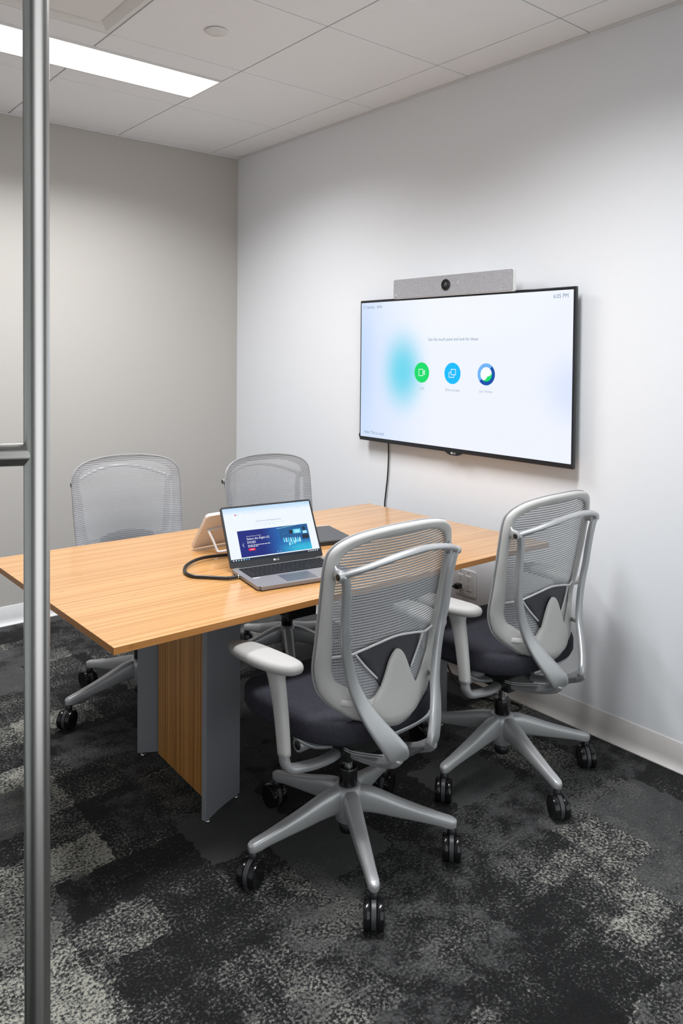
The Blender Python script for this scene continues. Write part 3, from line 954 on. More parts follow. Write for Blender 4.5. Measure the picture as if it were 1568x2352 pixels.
        pc = catmull([(sx * x, y, z) for x, y, z in up_], 5)
        link('upright', sweep_me('upright', pc, resample(dm, len(pc)), resample([(sx * a, b_, c) for a, b_, c in nr], len(pc)), 20, 4.2), 'silver', root, True)
        lo_ = [(.062, -.276, .412), (.062, -.255, .394), (.060, -.215, .374), (.056, -.15, .352), (.052, -.08, .336), (.046, -.01, .326), (.04, .05, .326)]
        dm = [(.016, .014), (.020, .014), (.017, .0125), (.014, .011), (.013, .011), (.014, .012), (.014, .012)]
        pc = catmull([(sx * x, y, z) for x, y, z in lo_], 5)
        link('lower_arm', sweep_me('lower_arm', pc, resample(dm, len(pc)), Vector((sx * 0.5, -0.1, 0.85)), 16, 2.6), 'silver', root, True)
        # link between shell and upright, low
        lk = [(.172, -.152, .543), (.161, -.170, .544), (.150, -.192, .547), (.139, -.213, .551)]
        link('shell_link', sweep_me('shell_link', catmull([(sx * x, y, z) for x, y, z in lk], 4), (.008, .0035), Vector((sx, .9, 0)), 12, 3), 'plastic', root, True)
        # upper bracket from ring to bar end
        ub = [(.214, -.186, .905), (.213, -.200, .902), (.212, -.214, .900)]
        link('bar_bracket', sweep_me('bar_bracket', catmull([(sx * x, y, z) for x, y, z in ub], 3), [(.022, .008)] * 2 + [(.015, .009)] * 5, Vector((sx, 0, 0)), 12, 3), 'silver', root, True)
        cap = link('bar_end_cap', lathe_me('bar_end_cap', [(0.0115, -0.012), (0.0122, 0.010), (0.0115, 0.013), (0.0085, 0.0135)], 22, 'X'), 'silver', root)
        cap.location = (sx * .214, -.2165, .901); cap.rotation_euler = (0, 0, 0 if sx > 0 else math.pi); autosmooth(cap, 40)
        link('cap_insert', lathe_me('cap_insert', [(0.0085, 0.012), (0.0084, 0.0138), (0.003, 0.0140)], 18, 'X'), 'black', cap, True)
    bp = [(-.212, -.217, .901), (-.195, -.232, .910), (-.169, -.252, .921), (-.13, -.273, .935), (-.09, -.287, .946), (-.045, -.295, .953), (0, -.298, .956)]
    bp = bp + [(-x, y, z) for x, y, z in bp[-2::-1]]
    pc = catmull(bp, 5)
    link('back_bar', sweep_me('back_bar', pc, resample([(.0085, .009), (.010, .0075), (.011, .0065), (.011, .0065), (.011, .0065), (.010, .0075), (.0085, .009)], len(pc)), Vector((0, -0.45, 0.9)), 14, 2.4), 'silver', root, True)
    # bridge plate between the lower arms
    bvs = [(-.052, -.262, .398), (.052, -.262, .398), (.050, -.20, .372), (-.050, -.20, .372)]
    pl_ = []
    for k, (x, y, z) in enumerate(bvs): pl_.append((x, y, z))
    for k, (x, y, z) in enumerate(bvs): pl_.append((x, y, z - 0.008))
    me = me_from('frame_bridge', pl_, [(0, 1, 2, 3), (7, 6, 5, 4), (0, 4, 5, 1), (1, 5, 6, 2), (2, 6, 7, 3), (3, 7, 4, 0)]); fix_normals(me)
    link('frame_bridge', me, 'dark', root)
    # control cables
    for q in (0, 1):
        tube('control_cable', [(-.065, .0, .345 + .004 * q), (-.075, -.09, .352 + .006 * q), (-.068, -.17, .372 + .006 * q), (-.060, -.215, .385 + .006 * q)], 0.0018, 'wire', root, 5, 6)
    # ---- armrests
    for sx in (-1, 1):
        sup = [(.04, -.02, .326), (.10, -.045, .330), (.17, -.064, .342), (.235, -.074, .357), (.268, -.074, .366), (.282, -.072, .385), (.284, -.068, .42)]
        pc = catmull([(sx * x, y, z) for x, y, z in sup], 5)
        hn = [(0, 0, 1), (0, 0, 1), (0, 0, 1), (0, 0, 1), (-.5 * sx, 0, .8), (-sx, 0, .2), (-sx, 0, 0)]
        link('arm_support', sweep_me('arm_support', pc, resample([(.017, .012), (.018, .012), (.0175, .0115), (.0175, .012), (.0175, .0125), (.0175, .0125), (.0165, .0115)], len(pc)), resample(hn, len(pc)), 16, 2.6), 'silver', root, True)
        post = [(sx * .2835, -.070, .405), (sx * .285, -.062, .48), (sx * .287, -.052, .55), (sx * .290, -.043, .600), (sx * .291, -.039, .630)]
        pc = catmull(post, 5)
        link('arm_post', sweep_me('arm_post', pc, resample([(.0205, .0135), (.0225, .0145), (.0245, .0155), (.0285, .0165), (.040, .019)], len(pc)), Vector((sx, 0, 0)), 16, 2.8), 'plastic', root, True)
        # pad: rounded slab, slightly bowed and toed
        vs, fs = [], []
        n = 40
        lev = [(0.012, .628), (0.003, .632), (0.0, .639), (0.0, .646), (0.003, .653), (0.010, .6575), (0.022, .6595), (0.034, .6603)]
        for ins, z in lev:
            for i in range(n):
                a = 2 * math.pi * i / n; c, s = math.cos(a), math.sin(a); e = 2 / 2.6
                lx = (0.0440 - ins) * math.copysign(abs(c) ** e, c); ly = (0.143 - ins) * math.copysign(abs(s) ** e, s)
                lx *= 1.0 - 0.10 * (ly / 0.131) - 0.16 * max(0, ly / 0.131) ** 2
                lx += -0.010 * (ly / 0.131) ** 2
                x = .298 + lx + 0.09 * ly; y = .024 + ly
                vs.append((sx * x, y, z - 0.010 * max(0, ly / 0.131) ** 2))
        for i in range(len(lev) - 1):
            for k in range(n): fs.append((i * n + k, i * n + (k + 1) % n, (i + 1) * n + (k + 1) % n, (i + 1) * n + k))
        fs.append(tuple(range(n - 1, -1, -1))); o_ = (len(lev) - 1) * n
        for k in range(-n // 4, n // 4): fs.append((o_ + k % n, o_ + (k + 1) % n, o_ + (n // 2 - k - 1) % n, o_ + (n // 2 - k) % n))
        me = me_from('arm_pad', vs, fs); fix_normals(me)
        link('arm_pad', me, 'pad', root, True)
    return root

def base_turn(root, deg, yaw_deg):
    """turn the star base (legs and casters) on its column, independent of the seat"""
    d = R(deg - yaw_deg)
    for ch in root.children:
        n = ch.name.split('.')[0]
        if n == 'base_leg': ch.rotation_euler.z += d
        elif n == 'caster':
            x, y = ch.location.x, ch.location.y; c, s = math.cos(d), math.sin(d)
            ch.location = (x * c - y * s, x * s + y * c, ch.location.z); ch.rotation_euler.z += d

proto = chair()
CH = [  # x, y, yaw, base angle, label
    (1.449, 1.677, 0.0, 26.3, 'pale grey mesh task chair nearest the viewer, its back turned, in front of the laptop'),
    (2.165, 1.675, 0.0, 36.7, 'pale grey mesh task chair with its back turned, right beside the white screen wall'),
    (1.374, 2.912, 174.0, 37.9, 'pale grey mesh task chair facing the viewer across the table, before the taupe wall'),
    (2.078, 2.850, 177.0, 23.0, 'pale grey mesh task chair facing the viewer, half hidden behind the open laptop'),
]
chairs = [proto] + [copy_tree(proto) for _ in CH[1:]]
for o, (x, y, yw, ba, lab) in zip(chairs, CH):
    base_turn(o, ba, yw)
    o.location = (x, y, 0); o.rotation_euler = (0, 0, R(yw))
    tag(o, lab, 'chair', 'mesh task chairs around the meeting table')

# the seat of the chair behind the laptop is set lower on its column
for ch in chairs[3].children:
    if ch.name.split('.')[0] not in ('base_hub', 'base_cap', 'base_leg', 'caster', 'column_cover', 'gas_piston'): ch.location.z -= 0.045

# ================================================================== WALL DISPLAY
TVX = A_X - 0.0605
Y0, Y1, Z0, Z1 = 1.6815, 2.9293, 1.0215, 1.7312
tv = empty('wall_display', (A_X, (Y0 + Y1) / 2, Z0))
tag(tv, 'large flat black framed wall display showing a pale blue call screen', 'screen')
OF = Vector((A_X, (Y0 + Y1) / 2, Z0))
def T(x, y, z): return (x - OF.x, y - OF.y, z - OF.z)
box('bezel', T(TVX + 0.002, Y0, Z0), T(TVX + 0.020, Y1, Z1), 'tvframe', tv, 0.003, 2)
box('rear_body', T(TVX + 0.0195, Y0 + 0.10, Z0 + 0.05), T(A_X - 0.012, Y1 - 0.10, Z1 - 0.10), 'black', tv, 0.006, 2)
box('wall_mount', T(A_X - 0.0125, 2.1, 1.2), T(A_X - 0.0002, 2.5, 1.55), 'black', tv)
SP = Plane(T(TVX + 0.0015, Y1 - 0.0085, Z0 + 0.0195), (0, -1, 0), (0, 0, 1), (-1, 0, 0))
SW, SH = (Y1 - Y0) - 0.017, (Z1 - Z0) - 0.0195 - 0.0125
scr = poly('screen', SP, rectp(0, 0, SW, SH), 0.0, 'screen', tv, True)
def sx_(y): return (Y1 - 0.0085) - y
def sz_(z): return z - (Z0 + 0.0195)
D1, D2, D3 = 0.0004, 0.0008, 0.0012
text('room_name_text', SP, 'NAHQ - 3078', sx_(2.881), sx_(2.771), sz_(1.694), D1, 'text', scr, 0.016)
text('clock_text', SP, '6:05 PM', sx_(1.780), sx_(1.713), sz_(1.6965), D1, 'text', scr, 0.017)
text('prompt_text', SP, 'Use the touch panel and look for these:', sx_(2.454), sx_(2.156), sz_(1.5295), D1, 'text', scr, 0.019)
text('greeting_text', SP, 'Hello! This is a test!', sx_(2.890), sx_(2.745), sz_(1.0655), D1, 'text', scr, 0.015)
text('call_text', SP, 'Call', sx_(2.503), sx_(2.479), sz_(1.303), D1, 'textlite', scr, 0.013)
text('share_text', SP, 'Share screen', sx_(2.345), sx_(2.260), sz_(1.303), D1, 'textlite', scr, 0.013)
text('join_text', SP, 'Join Webex', sx_(2.148), sx_(2.075), sz_(1.303), D1, 'textlite', scr, 0.013)
# location pin outline
cx, cy = sx_(2.899), sz_(1.6955)
pin = [(cx + 0.0052 * math.cos(a), cy + 0.003 + 0.0052 * math.sin(a)) for a in [R(-20 + 220 * i / 12) for i in range(13)]] + [(cx, cy - 0.0095)]
stroke('pin_icon', SP, pin, 0.0017, D1, 'text', scr)
# call icon
cx, cy = sx_(2.4925), sz_(1.3765)
disc2d('call_icon', SP, cx, cy, 0.0475, D1, 'green', scr)
stroke('camera_glyph', SP, rectp(cx - 0.018, cy - 0.015, cx + 0.008, cy + 0.015), 0.0026, D2, 'white_e', scr)
stroke('camera_glyph', SP, [(cx + 0.012, cy - 0.004), (cx + 0.019, cy - 0.010), (cx + 0.019, cy + 0.010), (cx + 0.012, cy + 0.004)], 0.0026, D2, 'white_e', scr)
# share icon
cx, cy = sx_(2.3025), sz_(1.3775)
disc2d('share_icon', SP, cx, cy, 0.048, D1, 'cyan', scr)
stroke('share_glyph', SP, rectp(cx - 0.008, cy - 0.006, cx + 0.019, cy + 0.018), 0.0026, D2, 'white_e', scr)
stroke('share_glyph', SP, [(cx - 0.010, cy + 0.004), (cx - 0.020, cy + 0.004), (cx - 0.020, cy - 0.018), (cx + 0.009, cy - 0.018), (cx + 0.009, cy - 0.009)], 0.0026, D2, 'white_e', scr, False)
# join icon: two-tone ring with a green crescent
cx, cy = sx_(2.1105), sz_(1.3785)
disc2d('join_icon', SP, cx, cy, 0.034, D1, 'white_e', scr)
ring2d('ring_pale', SP, cx, cy, 0.031, 0.0475, R(40), R(225), D2, 'sky', scr)
ring2d('ring_navy', SP, cx, cy, 0.031, 0.0475, R(-140), R(48), D3, 'navy', scr)
vs, fs = [], []
n = 36
for i in range(n + 1):
    a = R(-125 + 140 * i / n); w = 0.0004 + 0.019 * math.sin(math.pi * i / n) ** 1.3
    for rr in (0.0312, 0.0312 - w): vs.append(SP.at(cx + rr * math.cos(a), cy + rr * math.sin(a), D2))
for i in range(n): fs.append((2 * i, 2 * i + 1, 2 * i + 3, 2 * i + 2))
link('green_crescent', me_from('green_crescent', vs, fs), 'green', scr)
# maker's tab under the bottom edge and the little sensor block at the left corner
yl = 2.292
tabp = [(-0.062, 0.0), (-0.05, -0.001), (-0.035, -0.010), (-0.02, -0.0145), (0.02, -0.0145), (0.035, -0.010), (0.05, -0.001), (0.062, 0.0)]
LP = Plane(T(TVX + 0.0022, yl, Z0 + 0.002), (0, -1, 0), (0, 0, 1), (-1, 0, 0))
vs = [LP.at(x, y, 0.001) for x, y in tabp] + [LP.at(x, y, -0.012) for x, y in tabp]
n = len(tabp)
fs = [tuple(range(n)), tuple(range(2 * n - 1, n - 1, -1))] + [(i, (i + 1) % n, n + (i + 1) % n, n + i) for i in range(n)]
me = me_from('logo_tab', vs, fs); fix_normals(me)
lt = link('logo_tab', me, 'tvframe', tv)
disc2d('logo_disc', LP, -0.010, -0.0045, 0.0045, 0.0013, 'mark', lt, 20)
text('logo_letters', LP, 'LG', -0.003, 0.012, -0.0045, 0.0013, 'mark', lt, 0.008)
box('sensor_block', T(TVX + 0.004, Y1 - 0.001, Z0 + 0.012), T(TVX + 0.016, Y1 + 0.0075, Z0 + 0.032), 'black', tv, 0.001, 1)

# video bar on top of the display
vb = empty('video_bar', (A_X - 0.06, 2.290, 1.7245))
tag(vb, 'long grey cloth video bar with round black camera, on top of the wall display', 'video bar')
def rounded_plate(name, y0, y1, z0, z1, x0, x1, r, mat, parent):
    bm = bmesh.new(); addbox(bm, (x0, y0, z0), (x1, y1, z1))
    es = [e for e in bm.edges if abs((e.verts[0].co - e.verts[1].co).x) > 1e-6]
    bmesh.ops.bevel(bm, geom=es, offset=r, segments=5, affect='EDGES', profile=0.5)
    me = bpy.data.meshes.new(name); bm.to_mesh(me); bm.free()
    o = link(name, me, mat, parent); autosmooth(o, 40); return o
rounded_plate('housing', -0.350, 0.350, 0.0, 0.0925, -0.0445, -0.026, 0.008, 'whitep', vb)
box('rear_mount', (-0.0262, -0.16, 0.012), (0.030, 0.16, 0.080), 'whitep', vb, 0.004, 2)
rounded_plate('cloth_front', -0.3475, 0.3475, 0.0025, 0.0900, -0.0475, -0.0435, 0.007, 'cloth', vb)
cr = link('camera_ring', lathe_me('camera_ring', [(0.024, 0.0), (0.025, -0.004), (0.0235, -0.006), (0.019, -0.0055), (0.017, -0.003), (0.006, -0.002)], 36, 'X'), 'gloss', vb)
cr.location = (-0.0472, 0.014, 0.0475); autosmooth(cr, 40)
le = link('camera_lens', lathe_me('camera_lens', [(0.011, -0.0025), (0.010, -0.0045), (0.006, -0.006), (0.002, -0.0065)], 24, 'X'), 'dark', cr, True)
VP = Plane((-0.0478, 0.349, 0), (0, -1, 0), (0, 0, 1), (-1, 0, 0))
poly('status_light', VP, rectp(0.403, 0.050, 0.4055, 0.056), 0.0002, 'white_e', vb)
for k in range(5):
    hgt = (0.004, 0.007, 0.010, 0.007, 0.004)[k]
    poly('maker_mark', VP, rectp(0.012 + 0.004 * k, 0.014, 0.0138 + 0.004 * k, 0.014 + hgt), 0.0002, 'mark', vb)

# cable dropping from the display to the table
cb = tube('display_cable', [(A_X - 0.018, 2.762, 1.075), (A_X - 0.010, 2.764, 1.0), (A_X - 0.008, 2.765, 0.93), (A_X - 0.007, 2.772, 0.84), (A_X - 0.007, 2.783, 0.76), (A_X - 0.008, 2.788, 0.68), (A_X - 0.010, 2.76, 0.55), (A_X - 0.014, 2.6, 0.43), (A_X - 0.03, 2.42, 0.375), (A_X - 0.05, 2.34, 0.386)], 0.0036, 'black', None, 6, 8)
tag(cb, 'thin black cable hanging down the white wall below the display', 'cable')

# wall outlet
ol = empty('wall_outlet', (A_X, 2.262, 0.432))
tag(ol, 'grey double gang wall outlet plate under the table end', 'outlet')
rounded_plate('cover_plate', -0.060, 0.060, -0.0575, 0.0575, -0.0055, -0.0002, 0.004, 'whitep', ol)
for yy in (-0.0235, 0.0235):
    rc = box('receptacle', (-0.0085, yy - 0.0165, -0.0335), (-0.005, yy + 0.0165, 0.0335), 'whitep', ol, 0.001, 1)
    for zz in (-0.017, 0.017):
        for dy, h in ((-0.006, 0.008), (0.006, 0.0065)):
            box('slot', (-0.0087, yy + dy - 0.001, zz - h / 2 + 0.003), (-0.0083, yy + dy + 0.001, zz + h / 2 + 0.003), 'black', rc)
        box('slot', (-0.0087, yy - 0.002, zz - 0.009), (-0.0083, yy + 0.002, zz - 0.005), 'black', rc)
    for zz in (-0.048, 0.048):
        s = link('screw', lathe_me('screw', [(0.003, 0.0), (0.003, -0.0012), (0.002, -0.0016)], 12, 'X'), 'chrome', ol); s.location = (-0.0055, yy, zz)
pg = empty('power_plug', (A_X - 0.009, 2.2855, 0.413))
tag(pg, 'black power plug pushed into the wall outlet under the table', 'plug')
box('plug_body', (-0.030, -0.013, -0.011), (0.0, 0.013, 0.011), 'black', pg, 0.004, 2)
tube('plug_cord', [(-0.028, 0, 0), (-0.05, 0.03, -0.006), (-0.055, 0.08, -0.06), (-0.045, 0.10, -0.18), (-0.04, 0.06, -0.32), (-0.06, -0.02, -0.40), (-0.10, -0.14, -0.4085), (-0.09, -0.26, -0.4085), (-0.04, -0.32, -0.4085), (-0.045, -0.38, -0.4085), (-0.12, -0.36, -0.4085), (-0.22, -0.26, -0.4085), (-0.32, -0.28, -0.4085)], 0.0042, 'black', pg, 6, 8)

# ================================================================== LAPTOP
LA = -0.17
lp = empty('laptop', (1.325, 2.131, TOPZ), LA)
tag(lp, 'open dark grey laptop showing a web page with a blue banner, on the table', 'laptop')
LWd, LD = 0.347, 0.221
rp = rounded_plate
bm = bmesh.new(); addbox(bm, (0, -LD, 0.002), (LWd, 0.004, 0.0145))
es = [e for e in bm.edges if abs((e.verts[0].co - e.verts[1].co).z) > 1e-6]
bmesh.ops.bevel(bm, geom=es, offset=0.009, segments=4, affect='EDGES')
es = [e for e in bm.edges if e.calc_length() > 0 and abs(e.verts[0].co.z - e.verts[1].co.z) < 1e-6 and e.verts[0].co.z < 0.003 and e.verts[1].co.z < 0.003]
bmesh.ops.bevel(bm, geom=es, offset=0.003, segments=2, affect='EDGES')
me = bpy.data.meshes.new('base'); bm.to_mesh(me); bm.free()
base = link('base', me, 'deck', lp); autosmooth(base, 40)
box('foot', (0.03, -LD + 0.03, 0.0), (0.05, -LD + 0.04, 0.0025), 'black', base)
box('foot', (LWd - 0.05, -LD + 0.03, 0.0), (LWd - 0.03, -LD + 0.04, 0.0025), 'black', base)
box('foot', (0.03, -0.03, 0.0), (LWd - 0.03, -0.022, 0.0025), 'black', base)
box('keyboard_well', (0.020, -0.118, 0.0143), (0.327, -0.012, 0.0148), 'lid', base, 0.0002, 1)
key_me = {}
def key(x, y, w, h):
    k = (round(w, 4), round(h, 4))
    if k not in key_me: key_me[k] = box_me('key', (0, 0, 0), (w, h, 0.0016), 0.0006, 1)
    o = link('key', key_me[k], 'keycap', base); o.location = (x, y, 0.0148)
rows = [[1] * 18, [1] * 13 + [1.6] + [1] * 4, [1.5] + [1] * 12 + [1.1] + [1] * 4, [1.8] + [1] * 11 + [1.8] + [1] * 4, [2.3] + [1] * 10 + [2.3] + [1] * 4, [1.2, 1, 1, 1, 5.4, 1, 1, 1, 1, 1, 1, 1, 1, 1]]
for j, row in enumerate(rows):
    tot = sum(row); x = 0.0225; hh = 0.0105 if j == 0 else 0.0155
    y = [-0.0255, -0.0435, -0.0615, -0.0795, -0.0975, -0.1155][j]
    for w in row:
        ww = 0.302 * w / tot
        key(x + 0.001, y, ww - 0.002, hh); x += ww
box('trackpad', (0.105, -0.205, 0.0143), (0.213, -0.133, 0.0149), 'track', base, 0.0002, 1)
box('sticker', (0.022, -0.130, 0.01455), (0.045, -0.126, 0.0147), 'mark', base)
box('sticker', (0.300, -0.150, 0.01455), (0.325, -0.145, 0.0147), 'mark', base)
box('port', (-0.0004, -0.075, 0.005), (0.0002, -0.060, 0.010), 'black', base)
box('hinge', (0.03, -0.002, 0.010), (LWd - 0.03, 0.010, 0.018), 'lid', lp, 0.003, 2)
# lid
tilt = 0.511; LH = 0.209
lid_o = Vector((0, 0.004, 0.0155)); lr = Vector((1, 0, 0)); lu = Vector((0, math.sin(tilt), math.cos(tilt))); ln = Vector((0, -math.cos(tilt), math.sin(tilt)))
LPn = Plane(lid_o, lr, lu, ln)
outl = []
for cxx, cyy, a0 in ((LWd - 0.008, 0.004, -90), (LWd - 0.008, LH - 0.008, 0), (0.008, LH - 0.008, 90), (0.008, 0.004, 180)):
    rr = 0.008 if cyy > 0.1 else 0.004
    for i in range(5):
        a = R(a0 + 90 * i / 4); outl.append((cxx + rr * math.cos(a) + (0.004 if cyy < 0.1 and cxx > 0.1 else (-0.004 if cyy < 0.1 else 0)), cyy + rr * math.sin(a)))
vs = [LPn.at(x, y, 0.0) for x, y in outl] + [LPn.at(x, y, -0.0065) for x, y in outl]
n = len(outl)
fs = [tuple(range(n)), tuple(range(2 * n - 1, n - 1, -1))] + [(i, (i + 1) % n, n + (i + 1) % n, n + i) for i in range(n)]
me = me_from('lid', vs, fs); fix_normals(me)
lid = link('lid', me, 'lid', lp); autosmooth(lid, 30)
# picture area: pw x ph, origin bx, by
bx, by, pw, ph = 0.0065, 0.0185, LWd - 0.013, LH - 0.0185 - 0.0065
PP = Plane(LPn.at(bx, by), lr, lu, ln)
E1, E2, E3, E4 = 0.0003, 0.0006, 0.0009, 0.0012
page = poly('web_page', PP, rectp(0, 0.045 * ph, pw, ph), E1, 'page', lid, True)
task = poly('task_bar', PP, rectp(0, 0, pw, 0.045 * ph), E1, 'dark_e', lid)
def dashes(name, x0, x1, y, h, d, mat, words):
    rr = random.Random(words * 31 + int(y * 1e5)); ws = [rr.uniform(0.6, 1.4) for _ in range(words)]; gap = 0.22
    k = (x1 - x0) / (sum(ws) + gap * (words - 1)); x = x0; vs, fs = [], []
    for w in ws:
        b0 = len(vs)
        for px_, py_ in rectp(x, y - h / 2, x + w * k, y + h / 2): vs.append(PP.at(px_, py_, d))
        fs.append((b0, b0 + 1, b0 + 2, b0 + 3)); x += (w + gap) * k
    return link(name, me_from(name, vs, fs), mat, lid)
def U(x): return x * pw
def V(y): return y * ph
for k in range(7): poly('task_icon', PP, rectp(U(.018 + .028 * k), V(.012), U(.030 + .028 * k), V(.032)), E2, ('white_e', 'white_e', 'aqua_e', 'white_e', 'aqua_e', 'sky', 'sky')[k], lid)
for k in range(5): poly('task_icon', PP, rectp(U(.86 + .026 * k), V(.014), U(.874 + .026 * k), V(.03)), E2, 'white_e', lid)
bnr = poly('banner', PP, rectp(U(.115), V(.062), U(.915), V(.555)), E2, 'banner', lid, True)
text('banner_small_text', PP, 'Ultimate Business Display', U(.205), U(.370), V(.437), E3, 'white_e', lid, V(.018))
text('banner_title_text', PP, 'Select the Right LG', U(.205), U(.455), V(.385), E3, 'white_e', lid, V(.052))
text('banner_title_text', PP, 'DVLED', U(.205), U(.297), V(.325), E3, 'white_e', lid, V(.044))
dashes('banner_body_print', U(.205), U(.452), V(.268), V(.010), E3, 'white_e', 9)
dashes('banner_body_print', U(.205), U(.315), V(.243), V(.010), E3, 'white_e', 4)
poly('banner_button', PP, rectp(U(.205), V(.168), U(.280), V(.213)), E3, 'red_e', lid)
dashes('button_print', U(.225), U(.262), V(.190), V(.009), E4, 'white_e', 2)
stroke('banner_arrow', PP, [(U(.163), V(.315)), (U(.150), V(.285)), (U(.163), V(.255))], 0.0012, E3, 'white_e', lid, False)
for k in range(2): disc2d('banner_dot', PP, U(.52 + .03 * k), V(.092), 0.0011, E3, 'white_e', lid, 12)
# picture: wall screen, chairs at a table
poly('picture_screen', PP, rectp(U(.735), V(.390), U(.825), V(.475)), E3, 'teal_e', lid)
poly('picture_screen', PP, rectp(U(.755), V(.405), U(.810), V(.455)), E4, 'aqua_e', lid)
poly('picture_screen', PP, rectp(U(.69), V(.395), U(.73), V(.465)), E3, 'dark_e', lid)
poly('picture_panel', PP, rectp(U(.852), V(.44), U(.882), V(.505)), E3, 'dark_e', lid)
poly('picture_panel', PP, rectp(U(.845), V(.375), U(.895), V(.425)), E3, 'aqua_e', lid)
poly('picture_panel', PP, rectp(U(.83), V(.27), U(.905), V(.355)), E3, 'dark_e', lid)
for k in range(8):
    x = .605 + .026 * k; y = .30 - .003 * k
    poly('picture_chair', PP, [(U(x), V(y - .055)), (U(x + .02), V(y - .05)), (U(x + .017), V(y + .03)), (U(x + .004), V(y + .035))], E3, 'aqua_e' if k % 2 else 'teal_e', lid)
for k in range(5):
    x = .66 + .03 * k; y = .205 + .012 * k
    poly('picture_chair', PP, [(U(x), V(y - .03)), (U(x + .022), V(y - .022)), (U(x + .02), V(y + .03)), (U(x + .003), V(y + .026))], E3, 'teal_e' if k % 2 else 'aqua_e', lid)
poly('picture_strip', PP, [(U(.56), V(.515)), (U(.80), V(.551)), (U(.78), V(.553)), (U(.55), V(.520))], E3, 'aqua_e', lid)
text('page_title_text', PP, 'Direct View LED Signage Indoor', U(.345), U(.635), V(.705), E2, 'text', lid, V(.034))
dashes('page_line_print', U(.315), U(.67), V(.655), V(.006), E2, 'textpale', 9)
dashes('page_line_print', U(.43), U(.55), V(.628), V(.006), E2, 'textpale', 3)
disc2d('page_logo', PP, U(.13), V(.862), 0.0026, E2, 'red_e', lid, 16)
text('page_logo_text', PP, 'LG', U(.142), U(.160), V(.862), E2, 'text', lid, V(.02))
dashes('page_menu_print', U(.22), U(.36), V(.875), V(.007), E2, 'textpale', 3)
dashes('tab_print', U(.05), U(.40), V(.968), V(.006), E2, 'textpale', 8)
dashes('tab_print', U(.44), U(.80), V(.935), V(.006), E2, 'textpale', 7)
for k, x in enumerate((.02, .15, .43, .50, .575, .68, .69, .835, .865, .945)):
    disc2d('tab_icon', PP, U(x), V((.978, .972, .93, .945, .938, .93, .90, .90, .897, .965)[k]), 0.0010, E2, 'text', lid, 10)
disc2d('maker_disc', LPn, 0.161, 0.0095, 0.0036, 0.0004, 'mark', lid, 20)
text('maker_letters', LPn, 'LG', 0.1665, 0.178, 0.0095, 0.0004, 'mark', lid, 0.006)

# cable plugged into the laptop's left side (table-top curve)
def lw(x, y, z): 
    c, s = math.cos(LA), math.sin(LA); return (1.325 + x * c - y * s, 2.131 + x * s + y * c, TOPZ + z)
cab = empty('laptop_cable', lw(-0.02, -0.0675, 0.0))
tag(cab, 'thick black video cable looping from the left side of the laptop', 'cable')
co = Vector(lw(-0.02, -0.0675, 0.0))
def loc(p): return Vector(p) - co
tube('connector', [loc(lw(-0.0005, -0.0675, 0.0080)), loc(lw(-0.016, -0.0675, 0.0080)), loc(lw(-0.040, -0.0665, 0.0075))], [0.0058, 0.0062, 0.0055], 'black', cab, 3, 12)
tube('metal_tip', [loc(lw(0.0, -0.0675, 0.0080)), loc(lw(-0.006, -0.0675, 0.0080))], 0.0064, 'chrome', cab, 1, 12)
tube('cord', [loc(lw(-0.038, -0.0665, 0.0075)), loc((1.235, 2.122, TOPZ + .0062)), loc((1.200, 2.165, TOPZ + .0062)), loc((1.205, 2.225, TOPZ + .0065)), loc((1.245, 2.280, TOPZ + .010)), loc((1.32, 2.315, TOPZ + .012)), loc((1.42, 2.315, TOPZ + .008)), loc((1.52, 2.30, TOPZ + .0062)), loc((1.60, 2.33, TOPZ + .0062)), loc((1.63, 2.40, TOPZ + .0062))], 0.0055, 'black', cab, 7, 10)

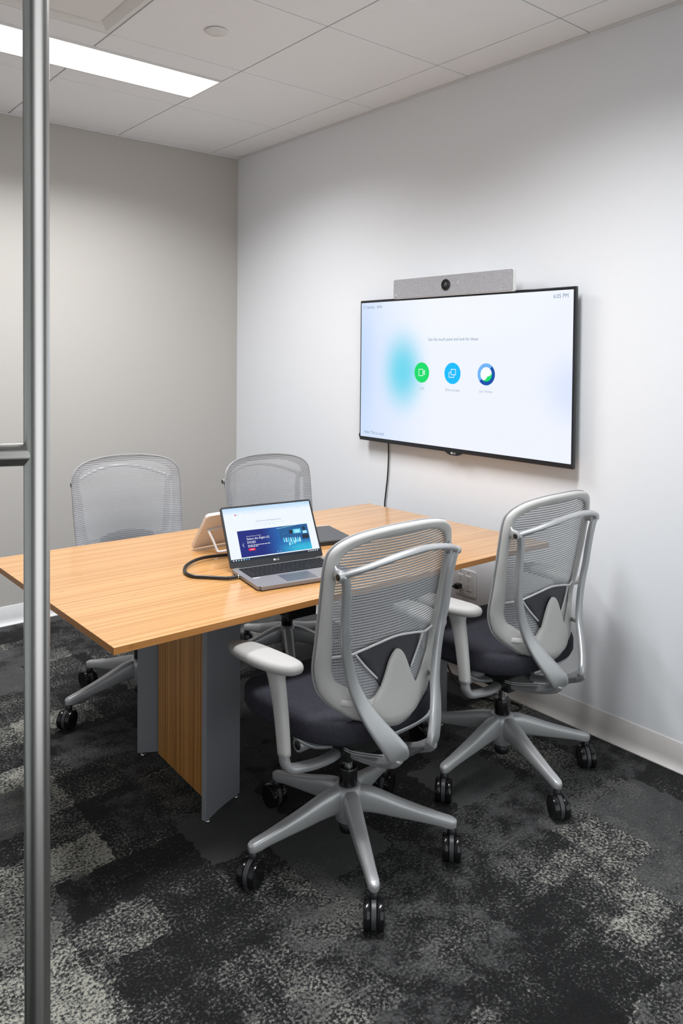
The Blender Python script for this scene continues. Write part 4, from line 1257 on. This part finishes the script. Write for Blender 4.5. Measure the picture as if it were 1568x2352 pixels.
# ================================================================== TOUCH PANEL
tp = empty('touch_panel', (1.365, 2.469, TOPZ), 0.059)
tag(tp, 'pale touch panel on a bent wire stand, seen from behind, beside the laptop', 'tablet')
al = 0.628; PL = 0.172
tr_, tu_, tn_ = Vector((1, 0, 0)), Vector((0, -math.sin(al), math.cos(al))), Vector((0, -math.cos(al), -math.sin(al)))   # normal points to the viewer (back side)
TPl = Plane((0, 0, 0.004), tr_, tu_, tn_)
outl = []
for cxx, cyy, a0 in ((0.246, 0.010, -90), (0.246, PL - 0.014, 0), (0.014, PL - 0.014, 90), (0.008, 0.010, 180)):
    for i in range(6):
        a = R(a0 + 90 * i / 5); outl.append((cxx + (0.008 if cyy < 0.1 else 0.014) * math.cos(a), cyy + (0.008 if cyy < 0.1 else 0.014) * math.sin(a)))
n = len(outl)
mx_, my_ = 0.13, PL / 2
vs = [TPl.at(x, y, -0.010) for x, y in outl] + [TPl.at(x, y, -0.001) for x, y in outl] + [TPl.at(mx_ + (x - mx_) * .985, my_ + (y - my_) * .975, 0.002) for x, y in outl]
fs = [tuple(range(n - 1, -1, -1)), tuple(2 * n + i for i in range(n))]
for s_ in (0, n): fs += [(s_ + i, s_ + (i + 1) % n, s_ + n + (i + 1) % n, s_ + n + i) for i in range(n)]
me = me_from('panel_body', vs, fs); fix_normals(me)
autosmooth(link('panel_body', me, 'beige', tp), 40)
poly('panel_screen', TPl, rectp(0.012, 0.012, 0.242, PL - 0.012)[::-1], -0.0103, 'dark_e', tp)
f0 = Vector((0.052, -0.098, 0.005)); top = TPl.at(0.030, 0.098, 0.004); top2 = TPl.at(0.225, 0.098, 0.004); f1 = Vector((0.215, -0.098, 0.005))
tube('wire_stand', [top2, top2 * 0.7 + top * 0.3, top * 0.95 + top2 * 0.05, top + Vector((0.001, -0.004, -0.004)), top * 0.5 + f0 * 0.5, f0 + Vector((-0.003, 0.006, 0.006)), f0 + Vector((0.006, 0, 0)), (f0 + f1) / 2, f1 + Vector((-0.006, 0, 0)), f1 + Vector((0.003, 0.006, 0.006)), f1 * 0.5 + top2 * 0.5, top2 + Vector((0, -0.004, -0.004))], 0.0046, 'whitep', tp, 6, 10)

# ================================================================== BLACK FOLDER BEHIND THE LAPTOP
nb = empty('closed_notebook', (1.80, 2.345, TOPZ), R(-14))
tag(nb, 'closed black notebook computer lying flat on the table behind the open laptop', 'notebook')
box('lower_case', (-0.13, -0.12, 0.0), (0.15, 0.11, 0.010), 'black', nb, 0.003, 2)
box('cover', (-0.13, -0.12, 0.0105), (0.15, 0.11, 0.018), 'dark', nb, 0.003, 2)
box('edge_strip', (-0.128, 0.1085, 0.0185), (0.148, 0.1115, 0.0200), 'mark', nb, 0.0005, 1)
